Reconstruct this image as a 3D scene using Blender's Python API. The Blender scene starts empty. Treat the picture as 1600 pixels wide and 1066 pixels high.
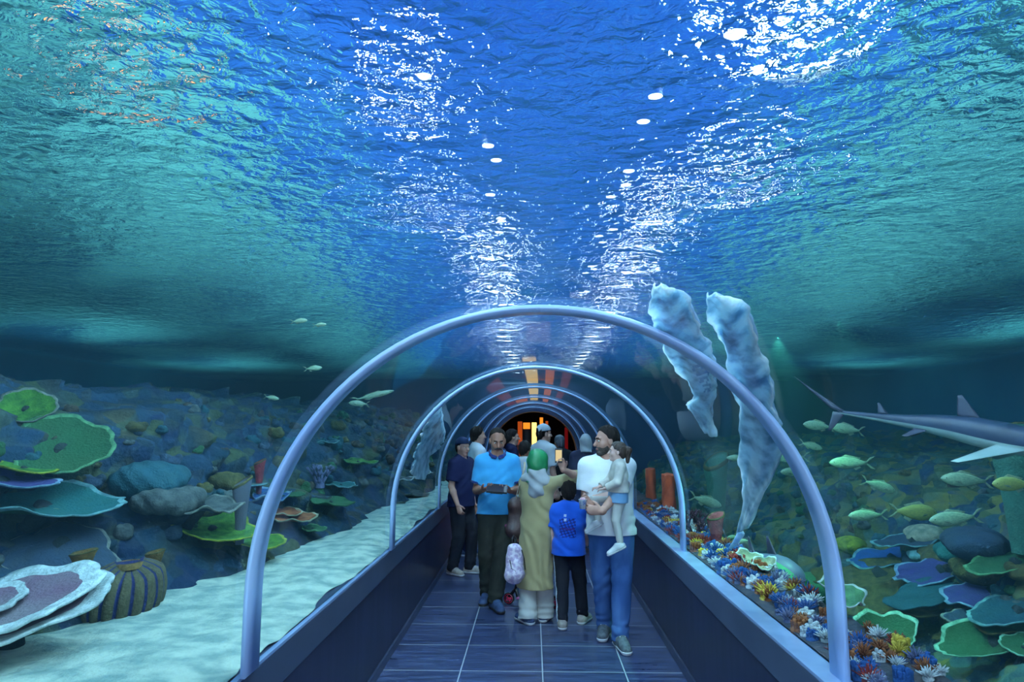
import bpy, bmesh, math, random
import numpy as np
from mathutils import Vector, Matrix
SC = bpy.context.scene
COL = SC.collection
PI = math.pi

# ------------------------------------------------------------------ camera
CAM = Vector((-0.03, 0.0, 1.80))
PITCH, YAW, FPX = math.radians(7.16), math.radians(1.70), 1075.0
cd = bpy.data.cameras.new('camera')
cam = bpy.data.objects.new('camera', cd)
COL.objects.link(cam)
cam.location = CAM
cam.rotation_euler = (PI/2 + PITCH, 0, YAW)
cd.sensor_width = 36.0
cd.lens = FPX*36/1600
cd.clip_start, cd.clip_end = 0.05, 100
SC.camera = cam
_R = cam.rotation_euler.to_matrix()
def P(px, py, Y):
    """World point seen at pixel (px, py) of the 1600x1066 frame, at depth Y along the tunnel."""
    d = _R @ Vector((px - 800, 533 - py, -FPX))
    return CAM + d*(Y/d.y)
def PX(px, py, X):
    d = _R @ Vector((px - 800, 533 - py, -FPX))
    return CAM + d*((X - CAM.x)/d.x)
def PZ(px, py, z):
    d = _R @ Vector((px - 800, 533 - py, -FPX))
    return CAM + d*((z - CAM.z)/d.z)

# ------------------------------------------------------------------ view, world, lights
SC.view_settings.view_transform = 'Standard'
SC.view_settings.look = 'None'
SC.view_settings.gamma = 1.0
SC.view_settings.use_curve_mapping = False
SC.view_settings.exposure = 0.0
SC.cycles.use_denoising = True
SC.cycles.max_bounces = 10
SC.cycles.transparent_max_bounces = 24
SC.cycles.transmission_bounces = 8
SC.cycles.glossy_bounces = 4
SC.cycles.diffuse_bounces = 3
SC.cycles.volume_bounces = 0
SC.cycles.sample_clamp_indirect = 6.0
SC.cycles.sample_clamp_direct = 0.0
SC.cycles.caustics_reflective = False
w = bpy.data.worlds.new('hall_air')
SC.world = w
w.use_nodes = True
w.node_tree.nodes['Background'].inputs[0].default_value = (0.05, 0.16, 0.42, 1)
w.node_tree.nodes['Background'].inputs[1].default_value = 0.25
def light(name, kind, loc, target, energy, color, size=0.1, size_y=None, spot=None, blend=0.6):
    l = bpy.data.lights.new(name, kind)
    l.energy = energy; l.color = color
    o = bpy.data.objects.new(name, l); COL.objects.link(o)
    o.location = loc
    d = Vector(target) - Vector(loc)
    o.rotation_euler = d.to_track_quat('-Z', 'Y').to_euler()
    if kind == 'AREA':
        l.shape = 'RECTANGLE' if size_y else 'SQUARE'
        l.size = size
        if size_y: l.size_y = size_y
    elif kind in ('SPOT', 'POINT'):
        l.shadow_soft_size = size
        if spot: l.spot_size = math.radians(spot); l.spot_blend = blend
    return o
# added ceiling fills over the water, added fill behind the camera, green underwater floods
for x in (-1.0, 1.2):
    for y in (2, 5, 8, 11, 14):
        light('ceiling_fill', 'AREA', (x*2.2, y, 3.6), (x*1.2, y, 6), 54, (0.4, 0.74, 1.0), 0.5)
light('front_fill', 'AREA', (0, -2.6, 2.0), (0, 4, 1.2), 150, (0.6, 0.76, 1.0), 1.6)  # unseen fill added to light the people from the front
light('green_flood', 'SPOT', (1.75, 5.0, 2.45), (1.85, 5.4, 0.5), 130, (0.25, 1.0, 0.55), 0.0, spot=85)
light('green_flood', 'SPOT', (1.7, 3.9, 2.4), (2.1, 4.0, 0.4), 22, (0.25, 1.0, 0.6), 0.0, spot=80)
for x in (-5.6, 5.6):
    for y in (4.5, 8.5, 12.5):
        light('ceiling_fill', 'AREA', (x, y, 3.05), (x*1.02, y, 6), 22, (0.35, 0.72, 1.0), 1.6)  # unseen fills added to brighten the dark far sides of the water

# ------------------------------------------------------------------ materials
def srgb(r, g, b):
    f = lambda c: (c/255/12.92) if c <= 10 else ((c/255 + 0.055)/1.055)**2.4
    return (f(r), f(g), f(b), 1)
_M = {}
def new_mat(name):
    m = bpy.data.materials.new(name); m.use_nodes = True
    nt = m.node_tree; nt.nodes.clear()
    out = nt.nodes.new('ShaderNodeOutputMaterial')
    return m, nt, nt.nodes, nt.links, out
def mat(name, c, rough=0.6, metal=0.0, c2=None, scale=8.0, detail=3.0, lo=0.4, hi=0.62, bump=0.0, bscale=None, spec=0.4, sheen=0.0, stretch=None, kind='noise', sss=0.0):
    """Principled surface whose colour wanders between c and c2 over object-space noise."""
    if name in _M: return _M[name]
    m, nt, N, L, out = new_mat(name)
    b = N.new('ShaderNodeBsdfPrincipled')
    b.inputs['Base Color'].default_value = c; b.inputs['Roughness'].default_value = rough
    b.inputs['Metallic'].default_value = metal; b.inputs['Specular IOR Level'].default_value = spec
    if sheen: b.inputs['Sheen Weight'].default_value = sheen
    L.new(b.outputs[0], out.inputs[0])
    tc = N.new('ShaderNodeTexCoord'); src = tc.outputs['Object']
    if stretch:
        mp = N.new('ShaderNodeMapping'); mp.inputs['Scale'].default_value = stretch
        L.new(src, mp.inputs[0]); src = mp.outputs[0]
    if c2 is not None:
        if kind == 'voronoi':
            t = N.new('ShaderNodeTexVoronoi'); t.inputs['Scale'].default_value = scale; so = t.outputs['Distance']
        elif kind == 'wave':
            t = N.new('ShaderNodeTexWave'); t.inputs['Scale'].default_value = scale; t.inputs['Distortion'].default_value = 1.5; so = t.outputs['Fac']
        else:
            t = N.new('ShaderNodeTexNoise'); t.inputs['Scale'].default_value = scale; t.inputs['Detail'].default_value = detail; so = t.outputs['Fac']
        L.new(src, t.inputs['Vector'])
        r = N.new('ShaderNodeValToRGB')
        r.color_ramp.elements[0].position = lo; r.color_ramp.elements[0].color = c
        r.color_ramp.elements[1].position = hi; r.color_ramp.elements[1].color = c2
        L.new(so, r.inputs[0]); L.new(r.outputs[0], b.inputs['Base Color'])
    if bump:
        t2 = N.new('ShaderNodeTexNoise'); t2.inputs['Scale'].default_value = bscale or scale*3; t2.inputs['Detail'].default_value = 4
        L.new(src, t2.inputs['Vector'])
        bp = N.new('ShaderNodeBump'); bp.inputs['Strength'].default_value = bump; bp.inputs['Distance'].default_value = 0.02
        L.new(t2.outputs['Fac'], bp.inputs['Height']); L.new(bp.outputs[0], b.inputs['Normal'])
    _M[name] = m
    return m

def glass_mat():
    m, nt, N, L, out = new_mat('acrylic')
    tr = N.new('ShaderNodeBsdfTransparent'); tr.inputs[0].default_value = (0.95, 0.985, 1.0, 1)
    gl = N.new('ShaderNodeBsdfGlossy'); gl.inputs['Roughness'].default_value = 0.03; gl.inputs[0].default_value = (0.9, 0.95, 1, 1)
    lw = N.new('ShaderNodeLayerWeight'); lw.inputs[0].default_value = 0.5
    pw = N.new('ShaderNodeMath'); pw.operation = 'POWER'; pw.inputs[1].default_value = 5
    ml = N.new('ShaderNodeMath'); ml.operation = 'MULTIPLY_ADD'; ml.inputs[1].default_value = 0.26; ml.inputs[2].default_value = 0.015
    mx = N.new('ShaderNodeMixShader')
    L.new(lw.outputs['Facing'], pw.inputs[0]); L.new(pw.outputs[0], ml.inputs[0]); L.new(ml.outputs[0], mx.inputs[0])
    L.new(tr.outputs[0], mx.inputs[1]); L.new(gl.outputs[0], mx.inputs[2]); L.new(mx.outputs[0], out.inputs[0])
    return m

def water_surface_mat():
    """Rippled underside of the water: part mirror of the tank below, part window to the hall above."""
    m, nt, N, L, out = new_mat('rippled_water')
    tc = N.new('ShaderNodeTexCoord')
    mp = N.new('ShaderNodeMapping'); mp.inputs['Scale'].default_value = (0.95, 1.0, 1.0); mp.inputs['Rotation'].default_value = (0, 0, math.radians(14))
    L.new(tc.outputs['Object'], mp.inputs[0])
    n1 = N.new('ShaderNodeTexNoise'); n1.inputs['Scale'].default_value = 18.0; n1.inputs['Detail'].default_value = 3.0; n1.inputs['Roughness'].default_value = 0.5; n1.inputs['Distortion'].default_value = 0.5
    n2 = N.new('ShaderNodeTexNoise'); n2.inputs['Scale'].default_value = 5.2; n2.inputs['Detail'].default_value = 1.0; n2.inputs['Distortion'].default_value = 0.6
    L.new(mp.outputs[0], n1.inputs['Vector']); L.new(mp.outputs[0], n2.inputs['Vector'])
    ad = N.new('ShaderNodeMath'); ad.operation = 'MULTIPLY_ADD'; ad.inputs[1].default_value = 1.6
    L.new(n2.outputs['Fac'], ad.inputs[0]); L.new(n1.outputs['Fac'], ad.inputs[2])
    bp = N.new('ShaderNodeBump'); bp.inputs['Strength'].default_value = 1.0; bp.inputs['Distance'].default_value = WAVE
    L.new(ad.outputs[0], bp.inputs['Height'])
    rf = N.new('ShaderNodeBsdfRefraction'); rf.inputs['IOR'].default_value = 1.33; rf.inputs['Roughness'].default_value = 0.0
    rf.inputs[0].default_value = (0.9, 0.97, 1, 1)
    gl = N.new('ShaderNodeBsdfGlossy'); gl.inputs['Roughness'].default_value = 0.02; gl.inputs[0].default_value = (0.8, 0.95, 1, 1)
    L.new(bp.outputs[0], rf.inputs['Normal']); L.new(bp.outputs[0], gl.inputs['Normal'])
    lw = N.new('ShaderNodeLayerWeight'); L.new(bp.outputs[0], lw.inputs['Normal'])
    pw = N.new('ShaderNodeMath'); pw.operation = 'POWER'; pw.inputs[1].default_value = 3.0
    ml = N.new('ShaderNodeMath'); ml.operation = 'MULTIPLY_ADD'; ml.inputs[1].default_value = 0.9; ml.inputs[2].default_value = 0.03
    L.new(lw.outputs['Facing'], pw.inputs[0]); L.new(pw.outputs[0], ml.inputs[0])
    mx = N.new('ShaderNodeMixShader'); L.new(ml.outputs[0], mx.inputs[0]); L.new(rf.outputs[0], mx.inputs[1]); L.new(gl.outputs[0], mx.inputs[2])
    tr = N.new('ShaderNodeBsdfTransparent'); tr.inputs[0].default_value = (0.9, 0.97, 1, 1)
    m2 = N.new('ShaderNodeMixShader'); m2.inputs[0].default_value = 0.06
    L.new(mx.outputs[0], m2.inputs[1]); L.new(tr.outputs[0], m2.inputs[2]); L.new(m2.outputs[0], out.inputs[0])
    return m
WAVE = 0.034

def volume_mat():
    m, nt, N, L, out = new_mat('sea_water')
    v = N.new('ShaderNodeVolumePrincipled')
    sc_ = N.new('ShaderNodeVolumeScatter'); sc_.inputs['Color'].default_value = (0.25, 0.65, 0.85, 1); sc_.inputs['Density'].default_value = HAZE; sc_.inputs['Anisotropy'].default_value = 0.2
    ab = N.new('ShaderNodeVolumeAbsorption'); ab.inputs['Color'].default_value = (0.25, 0.75, 0.9, 1); ab.inputs['Density'].default_value = ABSORB
    N.remove(v)
    a = N.new('ShaderNodeAddShader'); L.new(sc_.outputs[0], a.inputs[0]); L.new(ab.outputs[0], a.inputs[1]); L.new(a.outputs[0], out.inputs['Volume'])
    return m
HAZE, ABSORB = 0.027, 0.09

def emit_mat(name, c, s):
    if name in _M: return _M[name]
    m, nt, N, L, out = new_mat(name)
    e = N.new('ShaderNodeEmission'); e.inputs[0].default_value = c; e.inputs[1].default_value = s
    L.new(e.outputs[0], out.inputs[0]); _M[name] = m
    return m

def tile_mat():
    m, nt, N, L, out = new_mat('dark_glazed_tile')
    tc = N.new('ShaderNodeTexCoord')
    sx = N.new('ShaderNodeSeparateXYZ'); L.new(tc.outputs['Object'], sx.inputs[0])
    def line(sock, off):
        a = N.new('ShaderNodeMath'); a.operation = 'ADD'; a.inputs[1].default_value = off; L.new(sock, a.inputs[0])
        d = N.new('ShaderNodeMath'); d.operation = 'DIVIDE'; d.inputs[1].default_value = 0.61; L.new(a.outputs[0], d.inputs[0])
        f = N.new('ShaderNodeMath'); f.operation = 'FRACT'; L.new(d.outputs[0], f.inputs[0])
        s = N.new('ShaderNodeMath'); s.operation = 'SUBTRACT'; s.inputs[1].default_value = 0.5; L.new(f.outputs[0], s.inputs[0])
        b = N.new('ShaderNodeMath'); b.operation = 'ABSOLUTE'; L.new(s.outputs[0], b.inputs[0])
        g = N.new('ShaderNodeMath'); g.operation = 'GREATER_THAN'; g.inputs[1].default_value = 0.5 - 0.0075; L.new(b.outputs[0], g.inputs[0])
        return g.outputs[0]
    gx, gy = line(sx.outputs[0], TILE_X), line(sx.outputs[1], TILE_Y)
    mxm = N.new('ShaderNodeMath'); mxm.operation = 'MAXIMUM'; L.new(gx, mxm.inputs[0]); L.new(gy, mxm.inputs[1])
    mp = N.new('ShaderNodeMapping'); mp.inputs['Scale'].default_value = (1.2, 9, 1); L.new(tc.outputs['Object'], mp.inputs[0])
    nz = N.new('ShaderNodeTexNoise'); nz.inputs['Scale'].default_value = 2.4; nz.inputs['Detail'].default_value = 5; L.new(mp.outputs[0], nz.inputs['Vector'])
    r = N.new('ShaderNodeValToRGB')
    r.color_ramp.elements[0].position = 0.35; r.color_ramp.elements[0].color = (0.022, 0.03, 0.075, 1)
    r.color_ramp.elements[1].position = 0.7; r.color_ramp.elements[1].color = (0.06, 0.08, 0.17, 1)
    L.new(nz.outputs['Fac'], r.inputs[0])
    mc = N.new('ShaderNodeMixRGB'); mc.inputs[2].default_value = (0.42, 0.45, 0.5, 1)
    L.new(mxm.outputs[0], mc.inputs[0]); L.new(r.outputs[0], mc.inputs[1])
    b = N.new('ShaderNodeBsdfPrincipled'); L.new(mc.outputs[0], b.inputs['Base Color'])
    rr = N.new('ShaderNodeMath'); rr.operation = 'MULTIPLY_ADD'; rr.inputs[1].default_value = 0.35; rr.inputs[2].default_value = 0.17
    L.new(nz.outputs['Fac'], rr.inputs[0]); L.new(rr.outputs[0], b.inputs['Roughness'])
    bp = N.new('ShaderNodeBump'); bp.inputs['Strength'].default_value = 0.12; bp.inputs['Distance'].default_value = 0.01
    L.new(nz.outputs['Fac'], bp.inputs['Height']); L.new(bp.outputs[0], b.inputs['Normal'])
    L.new(b.outputs[0], out.inputs[0])
    return m
TILE_X, TILE_Y = -0.037, 0.11

# ------------------------------------------------------------------ mesh helpers
def mesh_obj(name, verts, faces, m, parent=None, smooth=True):
    me = bpy.data.meshes.new(name)
    me.from_pydata([tuple(v) for v in verts], [], [tuple(f) for f in faces])
    me.update()
    o = bpy.data.objects.new(name, me); COL.objects.link(o)
    if m is not None:
        for x in (m if isinstance(m, (list, tuple)) else [m]): me.materials.append(x)
    if smooth: me.polygons.foreach_set('use_smooth', [True]*len(me.polygons))
    if parent is not None: o.parent = parent
    return o
def bm_obj(name, bm, m, parent=None, smooth=True):
    me = bpy.data.meshes.new(name); bm.normal_update(); bm.to_mesh(me); bm.free()
    o = bpy.data.objects.new(name, me); COL.objects.link(o)
    if m is not None:
        for x in (m if isinstance(m, (list, tuple)) else [m]): me.materials.append(x)
    if smooth: me.polygons.foreach_set('use_smooth', [True]*len(me.polygons))
    if parent is not None: o.parent = parent
    return o
def tag(o, label=None, cat=None, group=None, kind=None):
    if label: o['label'] = label
    if cat: o['category'] = cat
    if group: o['group'] = group
    if kind: o['kind'] = kind
    return o
def empty(name, loc, rz=0.0, label=None, cat=None, group=None):
    o = bpy.data.objects.new(name, None); COL.objects.link(o)
    o.empty_display_size = 0.1
    o.location = loc; o.rotation_euler = (0, 0, rz)
    return tag(o, label, cat, group)
def struct(o):
    o['kind'] = 'structure'; return o
def box_bm(x0, x1, y0, y1, z0, z1, bevel=0.0):
    bm = bmesh.new()
    r = bmesh.ops.create_cube(bm, size=1.0)
    bmesh.ops.scale(bm, vec=(x1-x0, y1-y0, z1-z0), verts=bm.verts)
    bmesh.ops.translate(bm, vec=((x0+x1)/2, (y0+y1)/2, (z0+z1)/2), verts=bm.verts)
    if bevel: bmesh.ops.bevel(bm, geom=list(bm.edges), offset=bevel, segments=2, affect='EDGES', profile=0.7)
    return bm
def sweep(points, radii, seg=10, caps=True, flat=1.0, up=(0, 0, 1)):
    """Tube of varying radius along a polyline: (verts, faces)."""
    pts = [Vector(p) for p in points]; n = len(pts)
    vs, fs = [], []
    upv = Vector(up)
    for i, p in enumerate(pts):
        t = (pts[min(i+1, n-1)] - pts[max(i-1, 0)]).normalized()
        a = t.cross(upv)
        if a.length < 1e-3: a = t.cross(Vector((1, 0, 0)))
        a.normalize(); b = a.cross(t).normalized()
        r = radii[i] if hasattr(radii, '__len__') else radii
        for k in range(seg):
            th = 2*PI*k/seg
            vs.append(p + a*(r*math.cos(th)) + b*(r*flat*math.sin(th)))
    for i in range(n-1):
        for k in range(seg):
            k2 = (k+1) % seg
            fs.append((i*seg+k, i*seg+k2, (i+1)*seg+k2, (i+1)*seg+k))
    if caps:
        fs.append(tuple(range(seg-1, -1, -1))); fs.append(tuple((n-1)*seg+k for k in range(seg)))
    return vs, fs
class MB:
    """Collects shapes into one mesh."""
    def __init__(s): s.v, s.f = [], []
    def add(s, vf):
        b = len(s.v); s.v += list(vf[0]); s.f += [tuple(i+b for i in f) for f in vf[1]]; return s
    def bm(s, bm):
        bm.verts.ensure_lookup_table(); bm.verts.index_update()
        b = len(s.v); s.v += [v.co.copy() for v in bm.verts]; s.f += [tuple(v.index+b for v in f.verts) for f in bm.faces]; bm.free(); return s
    def build(s, name, m, parent=None, smooth=True): return mesh_obj(name, s.v, s.f, m, parent, smooth)

# ------------------------------------------------------------------ the tunnel
R_T, ZC, LEDGE, HALF = 1.145, 1.137, 0.84, 1.17
HR = 1.085
PITCH_Y, NRIB, Y_END = 2.77, 6, 17.1
Z_W = 2.86
def arch_profile(r, n=40, z0=LEDGE):
    pts = [(-r, z0)]
    for i in range(n+1):
        a = PI - PI*i/n
        pts.append((r*math.cos(a), ZC + r*math.sin(a)))
    pts.append((r, z0))
    return pts
def extrude_profile(pr, y0, y1, flip=False):
    n = len(pr); vs = [(x, y0, z) for x, z in pr] + [(x, y1, z) for x, z in pr]
    fs = [((i, i+1, n+i+1, n+i) if not flip else (i, n+i, n+i+1, i+1)) for i in range(n-1)]
    return vs, fs
def arch_bar(r0, r1, y0, y1, z0=LEDGE, n=48):
    a, b = arch_profile(r0, n, z0), arch_profile(r1, n, z0); k = len(a)
    vs = [(x, y, z) for y in (y0, y1) for pr in (a, b) for x, z in pr]
    A0, B0, A1, B1 = 0, k, 2*k, 3*k
    fs = []
    for i in range(k-1):
        fs += [(A0+i, A0+i+1, A1+i+1, A1+i), (B0+i, B1+i, B1+i+1, B0+i+1), (A0+i, B0+i, B0+i+1, A0+i+1), (A1+i, A1+i+1, B1+i+1, B1+i)]
    fs += [(A0, A1, B1, B0), (A0+k-1, B0+k-1, B1+k-1, A1+k-1)]
    return vs, fs

M_GLASS = glass_mat()
ys = [-2.9] + [PITCH_Y*k for k in range(0, NRIB+1)]
for i in range(len(ys)-1):
    v, f = extrude_profile(arch_profile(R_T+0.02), ys[i]+0.004, ys[i+1]-0.004, flip=True)
    struct(mesh_obj('window_%d' % (i+1), v, f, M_GLASS))
M_RIB = mat('brushed_joint_strip', (0.52, 0.72, 1.0, 1), rough=0.3, metal=0.1, c2=(0.42, 0.62, 0.98, 1), scale=2.5)
for k in range(1, NRIB+1):
    y = PITCH_Y*k
    mb = MB(); mb.add(arch_bar(R_T-0.007, R_T+0.012, y-0.02, y+0.12))
    struct(mb.build('trim_%d' % k, M_RIB))

M_TILE = tile_mat()
struct(bm_obj('floor', box_bm(-HALF, HR, -3.0, 26.0, -0.12, 0.0), M_TILE, smooth=False))
M_PLINTH = mat('dark_navy_panel', (0.012, 0.014, 0.035, 1), rough=0.32, c2=(0.022, 0.025, 0.055, 1), scale=3, stretch=(1, 3, 0.6), spec=0.35)
M_CAP = mat('slate_cap', (0.045, 0.06, 0.10, 1), rough=0.35, c2=(0.075, 0.095, 0.15, 1), scale=2.0, stretch=(1, 0.6, 1))
M_SILL = mat('pale_sill_strip', (0.36, 0.48, 0.72, 1), rough=0.25, metal=0.2, c2=(0.28, 0.38, 0.60, 1), scale=3)
M_BASE = mat('navy_baseboard', (0.03, 0.04, 0.08, 1), rough=0.3, c2=(0.045, 0.055, 0.1, 1), scale=3)
for s, nm, h in ((-1, 'left', HALF), (1, 'right', HR)):
    def bx(name, a, b, z0, z1, m, bev=0.0):
        x0, x1 = sorted((s*a, s*b))
        struct(bm_obj(name+'_'+nm, box_bm(x0, x1, -3.0, Y_END-0.3, z0, z1, bev), m, smooth=False))
    bx('wall', h, 1.30, 0.0, 0.66, M_PLINTH)
    bx('trim_ledge', h-0.014, 1.38, 0.665, LEDGE-0.012, M_CAP, 0.006)
    bx('trim_sill', h-0.014, R_T+0.035, LEDGE-0.012, LEDGE+0.004, M_SILL, 0.003)
    bx('baseboard', h, h-0.018, 0.0, 0.07, M_BASE, 0.003)

# ------------------------------------------------------------------ tank: outer walls, water, hall above
XL, XR = -7.4, 7.2
M_TANK = mat('tank_wall_paint', (0.06, 0.26, 0.34, 1), rough=0.8, c2=(0.08, 0.32, 0.38, 1), scale=0.8)
struct(bm_obj('wall_tank_left', box_bm(XL-0.2, XL, -3.2, Y_END+0.4, -0.6, 3.3), M_TANK, smooth=False))
struct(bm_obj('wall_tank_right', box_bm(XR, XR+0.2, -3.2, Y_END+0.4, -0.6, 3.3), M_TANK, smooth=False))
struct(bm_obj('wall_tank_front', box_bm(XL, -1.3, -3.2, -3.0, -0.6, 3.3), M_TANK, smooth=False))
struct(bm_obj('wall_tank_front_right', box_bm(1.3, XR, -3.2, -3.0, -0.6, 3.3), M_TANK, smooth=False))
def portal_wall(name, y0, y1, r, xl, xr, zb, zt, m):  # noqa
    """Wall with an arched opening."""
    pr = arch_profile(r, 40, 0.0); n = len(pr)
    ring = []
    for x, z in pr:
        # project outwards onto the rectangle
        if z <= 0.01: ring.append((xl if x < 0 else xr, zb))
        else:
            dx, dz = x, z - 0.6
            t = 1e9
            if dx > 1e-6: t = min(t, (xr)/dx)
            if dx < -1e-6: t = min(t, (xl)/dx)
            if dz > 1e-6: t = min(t, (zt-0.6)/dz)
            if dz < -1e-6: t = min(t, (zb-0.6)/dz)
            ring.append((dx*t, 0.6+dz*t))
    vs = [(x, y0, z) for x, z in pr] + [(x, y0, z) for x, z in ring] + [(x, y1, z) for x, z in pr] + [(x, y1, z) for x, z in ring]
    fs = []
    for i in range(n-1):
        fs += [(i, i+1, n+i+1, n+i), (2*n+i, 3*n+i, 3*n+i+1, 2*n+i+1), (i, 2*n+i, 2*n+i+1, i+1)]
    return struct(mesh_obj(name, vs, fs, m, smooth=False))
M_PORTAL = mat('navy_portal', (0.015, 0.025, 0.075, 1), rough=0.5, c2=(0.022, 0.035, 0.10, 1), scale=2)
portal_wall('wall_end', Y_END-0.25, Y_END+0.35, R_T-0.10, XL-0.2, XR+0.2, -0.6, 4.6, M_PORTAL)

def grid(nx, ny, fn):
    vs = [fn(i/(nx-1), j/(ny-1)) for j in range(ny) for i in range(nx)]
    fs = [(j*nx+i, j*nx+i+1, (j+1)*nx+i+1, (j+1)*nx+i) for j in range(ny-1) for i in range(nx-1)]
    return vs, fs
v, f = grid(2, 2, lambda a, b: (XL + (XR-XL)*a, -3.0 + (Y_END+2.95)*b, Z_W))
f = [tuple(reversed(q)) for q in f]
ws = mesh_obj('water_surface', v, f, water_surface_mat(), smooth=False)
struct(ws)
pr = [(x*1.001, z) for x, z in arch_profile(R_T+0.035, 40)]
pr = [(XL+0.002, -0.5), (-1.39, -0.5), (-1.39, LEDGE-0.02)] + pr + [(1.39, LEDGE-0.02), (1.39, -0.5), (XR-0.002, -0.5), (XR-0.002, Z_W+0.03), (XL+0.002, Z_W+0.03)]
n = len(pr)
v = [(x, y, z) for y in (-2.95, Y_END-0.26) for x, z in pr]
f = [(i, (i+1) % n, n+(i+1) % n, n+i) for i in range(n)] + [tuple(range(n-1, -1, -1)), tuple(range(n, 2*n))]
wb = mesh_obj('water_body', v, f, volume_mat(), smooth=False)
_b = bmesh.new(); _b.from_mesh(wb.data); bmesh.ops.recalc_face_normals(_b, faces=_b.faces); _b.to_mesh(wb.data); _b.free()
tag(wb, 'clear blue green sea water filling the tank around the tunnel', 'water', kind='stuff')

# ------------------------------------------------------------------ the hall above the water, and its lamps
M_HALL = mat('hall_ceiling_blue', (0.025, 0.13, 0.56, 1), rough=0.9, c2=(0.04, 0.22, 0.66, 1), scale=0.6)
M_HALLS = mat('hall_side_reflection', (0.30, 0.78, 0.58, 1), rough=0.9, c2=(0.02, 0.12, 0.17, 1), scale=0.7, lo=0.46, hi=0.58)  # teal and dark patches painted to imitate tank reflections in the side ripples
struct(bm_obj('ceiling', box_bm(-2.3, 2.5, -4, 24, 6.0, 6.1), M_HALL, smooth=False))
def hall_side(nm, s, x0, x1, x2):
    v = [(x, y, z) for x, z in ((x0, 6.0), (x1, 4.0), (x2, 3.5)) for y in (-4, 24)]
    struct(mesh_obj('ceiling_slope_'+nm, v, [(0, 1, 3, 2), (2, 3, 5, 4)], M_HALLS, smooth=False))
hall_side('left', -1, -2.3, -4.6, XL-0.1); hall_side('right', 1, 2.5, 4.8, XR+0.1)
M_LAMP = emit_mat('lamp_lens', (0.85, 0.95, 1.0, 1), 30.0)
M_LAMPB = mat('lamp_housing', (0.05, 0.05, 0.06, 1), rough=0.4, metal=0.8, c2=(0.08, 0.08, 0.09, 1))
def lathe(profile, seg=24):
    vs = []
    for r, z in profile:
        vs += [(r*math.cos(2*PI*k/seg), r*math.sin(2*PI*k/seg), z) for k in range(seg)]
    n = len(profile); fs = []
    for i in range(n-1):
        fs += [(i*seg+k, i*seg+(k+1) % seg, (i+1)*seg+(k+1) % seg, (i+1)*seg+k) for k in range(seg)]
    return vs, fs
def hall_lamp(x, y, z, r, label, power=1500, m=None):
    t = empty('floodlight', (x, y, z), 0, label, 'lamp', 'floodlights above the water')
    mb = MB(); mb.add(lathe([(0.02, 0.30), (r*0.5, 0.28), (r*1.05, 0.02), (r*1.08, -0.01), (r*1.0, 0.0)])); mb.build('housing', M_LAMPB, t)
    mb = MB(); mb.add(sweep([(0, 0, 0.29), (0, 0, 6.0-z)], 0.015, 8)); mb.build('hanging_rod', M_LAMPB, t)
    v, f = lathe([(0.0005, -0.03), (r*0.6, -0.02), (r*0.98, 0.005)]); mesh_obj('lens', v, f, m or M_LAMP, t)
    light('tank_beam', 'SPOT', (x, y, z-0.06), (x, y, 0), power*4, (0.55, 0.85, 1.0), 0.0, spot=125, blend=0.5)
    return t
for x, y, z, r, pw, lb in ((-0.72, 3.55, 4.5, 0.062, 700, 'floodlight whose broad glitter hangs high over the blue polo man'),
                (-0.86, 5.0, 4.5, 0.06, 600, 'floodlight behind the broad glitter, next along its row'),
                (1.15, 2.95, 4.5, 0.095, 450, 'brightest floodlight glaring white through the ripples'),
                (1.38, 4.5, 4.5, 0.08, 250, 'floodlight behind the brightest one, with scattered glitter')):
    hall_lamp(x, y, z, r, lb, pw)
for x, y, pw in ((-0.8, 1.2, 700), (1.1, 0.9, 250), (-0.8, -1.2, 600), (1.1, -1.2, 250)):
    light('tank_beam', 'SPOT', (x, y, 4.4), (x, y, 0), pw*4, (0.55, 0.85, 1.0), 0.0, spot=125, blend=0.5)  # unseen lamps added to light the near sand and corals
M_LED = emit_mat('led_diffuser', (0.85, 0.95, 1.0, 1), 45.0)
def pendant(x, y, z, label, group):
    t = empty('pendant_spotlight', (x, y, z), 0, label, 'lamp', group)
    mb = MB(); mb.add(lathe([(0.01, 0.14), (0.045, 0.13), (0.055, 0.0)], 12)); mb.build('housing', M_LAMPB, t)
    v, f = lathe([(0.0005, -0.004), (0.02, 0.0), (0.05, 0.004)], 12); mesh_obj('lens', v, f, M_LED, t)
    mb = MB(); mb.add(sweep([(0, 0, 0.13), (0, 0, 6.0-z)], 0.006, 6)); mb.build('hanging_rod', M_LAMPB, t)
for k in range(18):
    pendant(-0.38 + 0.05*math.sin(k*2.3), 5.3 + 0.55*k, 4.05 + 0.1*math.sin(k*1.7), 'small pendant spotlight of the fine glitter row over the blue polo man', 'pendant spotlights of the glitter row over the polo man')
    pendant(0.82 + 0.05*math.sin(k*2.9), 4.5 + 0.58*k, 4.05 + 0.1*math.sin(k*2.1), 'small pendant spotlight of the fine glitter row over the father', 'pendant spotlights of the glitter row over the father')
for k in range(8):
    for x, y in ((-0.36, 3.3 + 1.75*k), (0.80, 3.7 + 1.6*k)):
        light('pendant_glow', 'SPOT', (x, y, 3.9), (x*1.6, y, 0), 800 if x < 0 else 380, (0.55, 0.85, 1.0), 0.0, spot=140, blend=0.5)
M_HOT = emit_mat('hot_lens', (0.9, 0.97, 1.0, 1), 220.0); M_HALO = emit_mat('halo_glow', (0.5, 0.8, 1.0, 1), 3.0)  # halo ring added around the hot lens to imitate bloom
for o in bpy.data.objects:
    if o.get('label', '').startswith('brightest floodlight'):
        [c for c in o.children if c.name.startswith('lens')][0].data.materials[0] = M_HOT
        v, f = lathe([(0.10, 0.0), (0.165, -0.03), (0.18, -0.015), (0.11, 0.04)], 28); mesh_obj('halo_ring', v, f, M_HALO, o)

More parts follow.
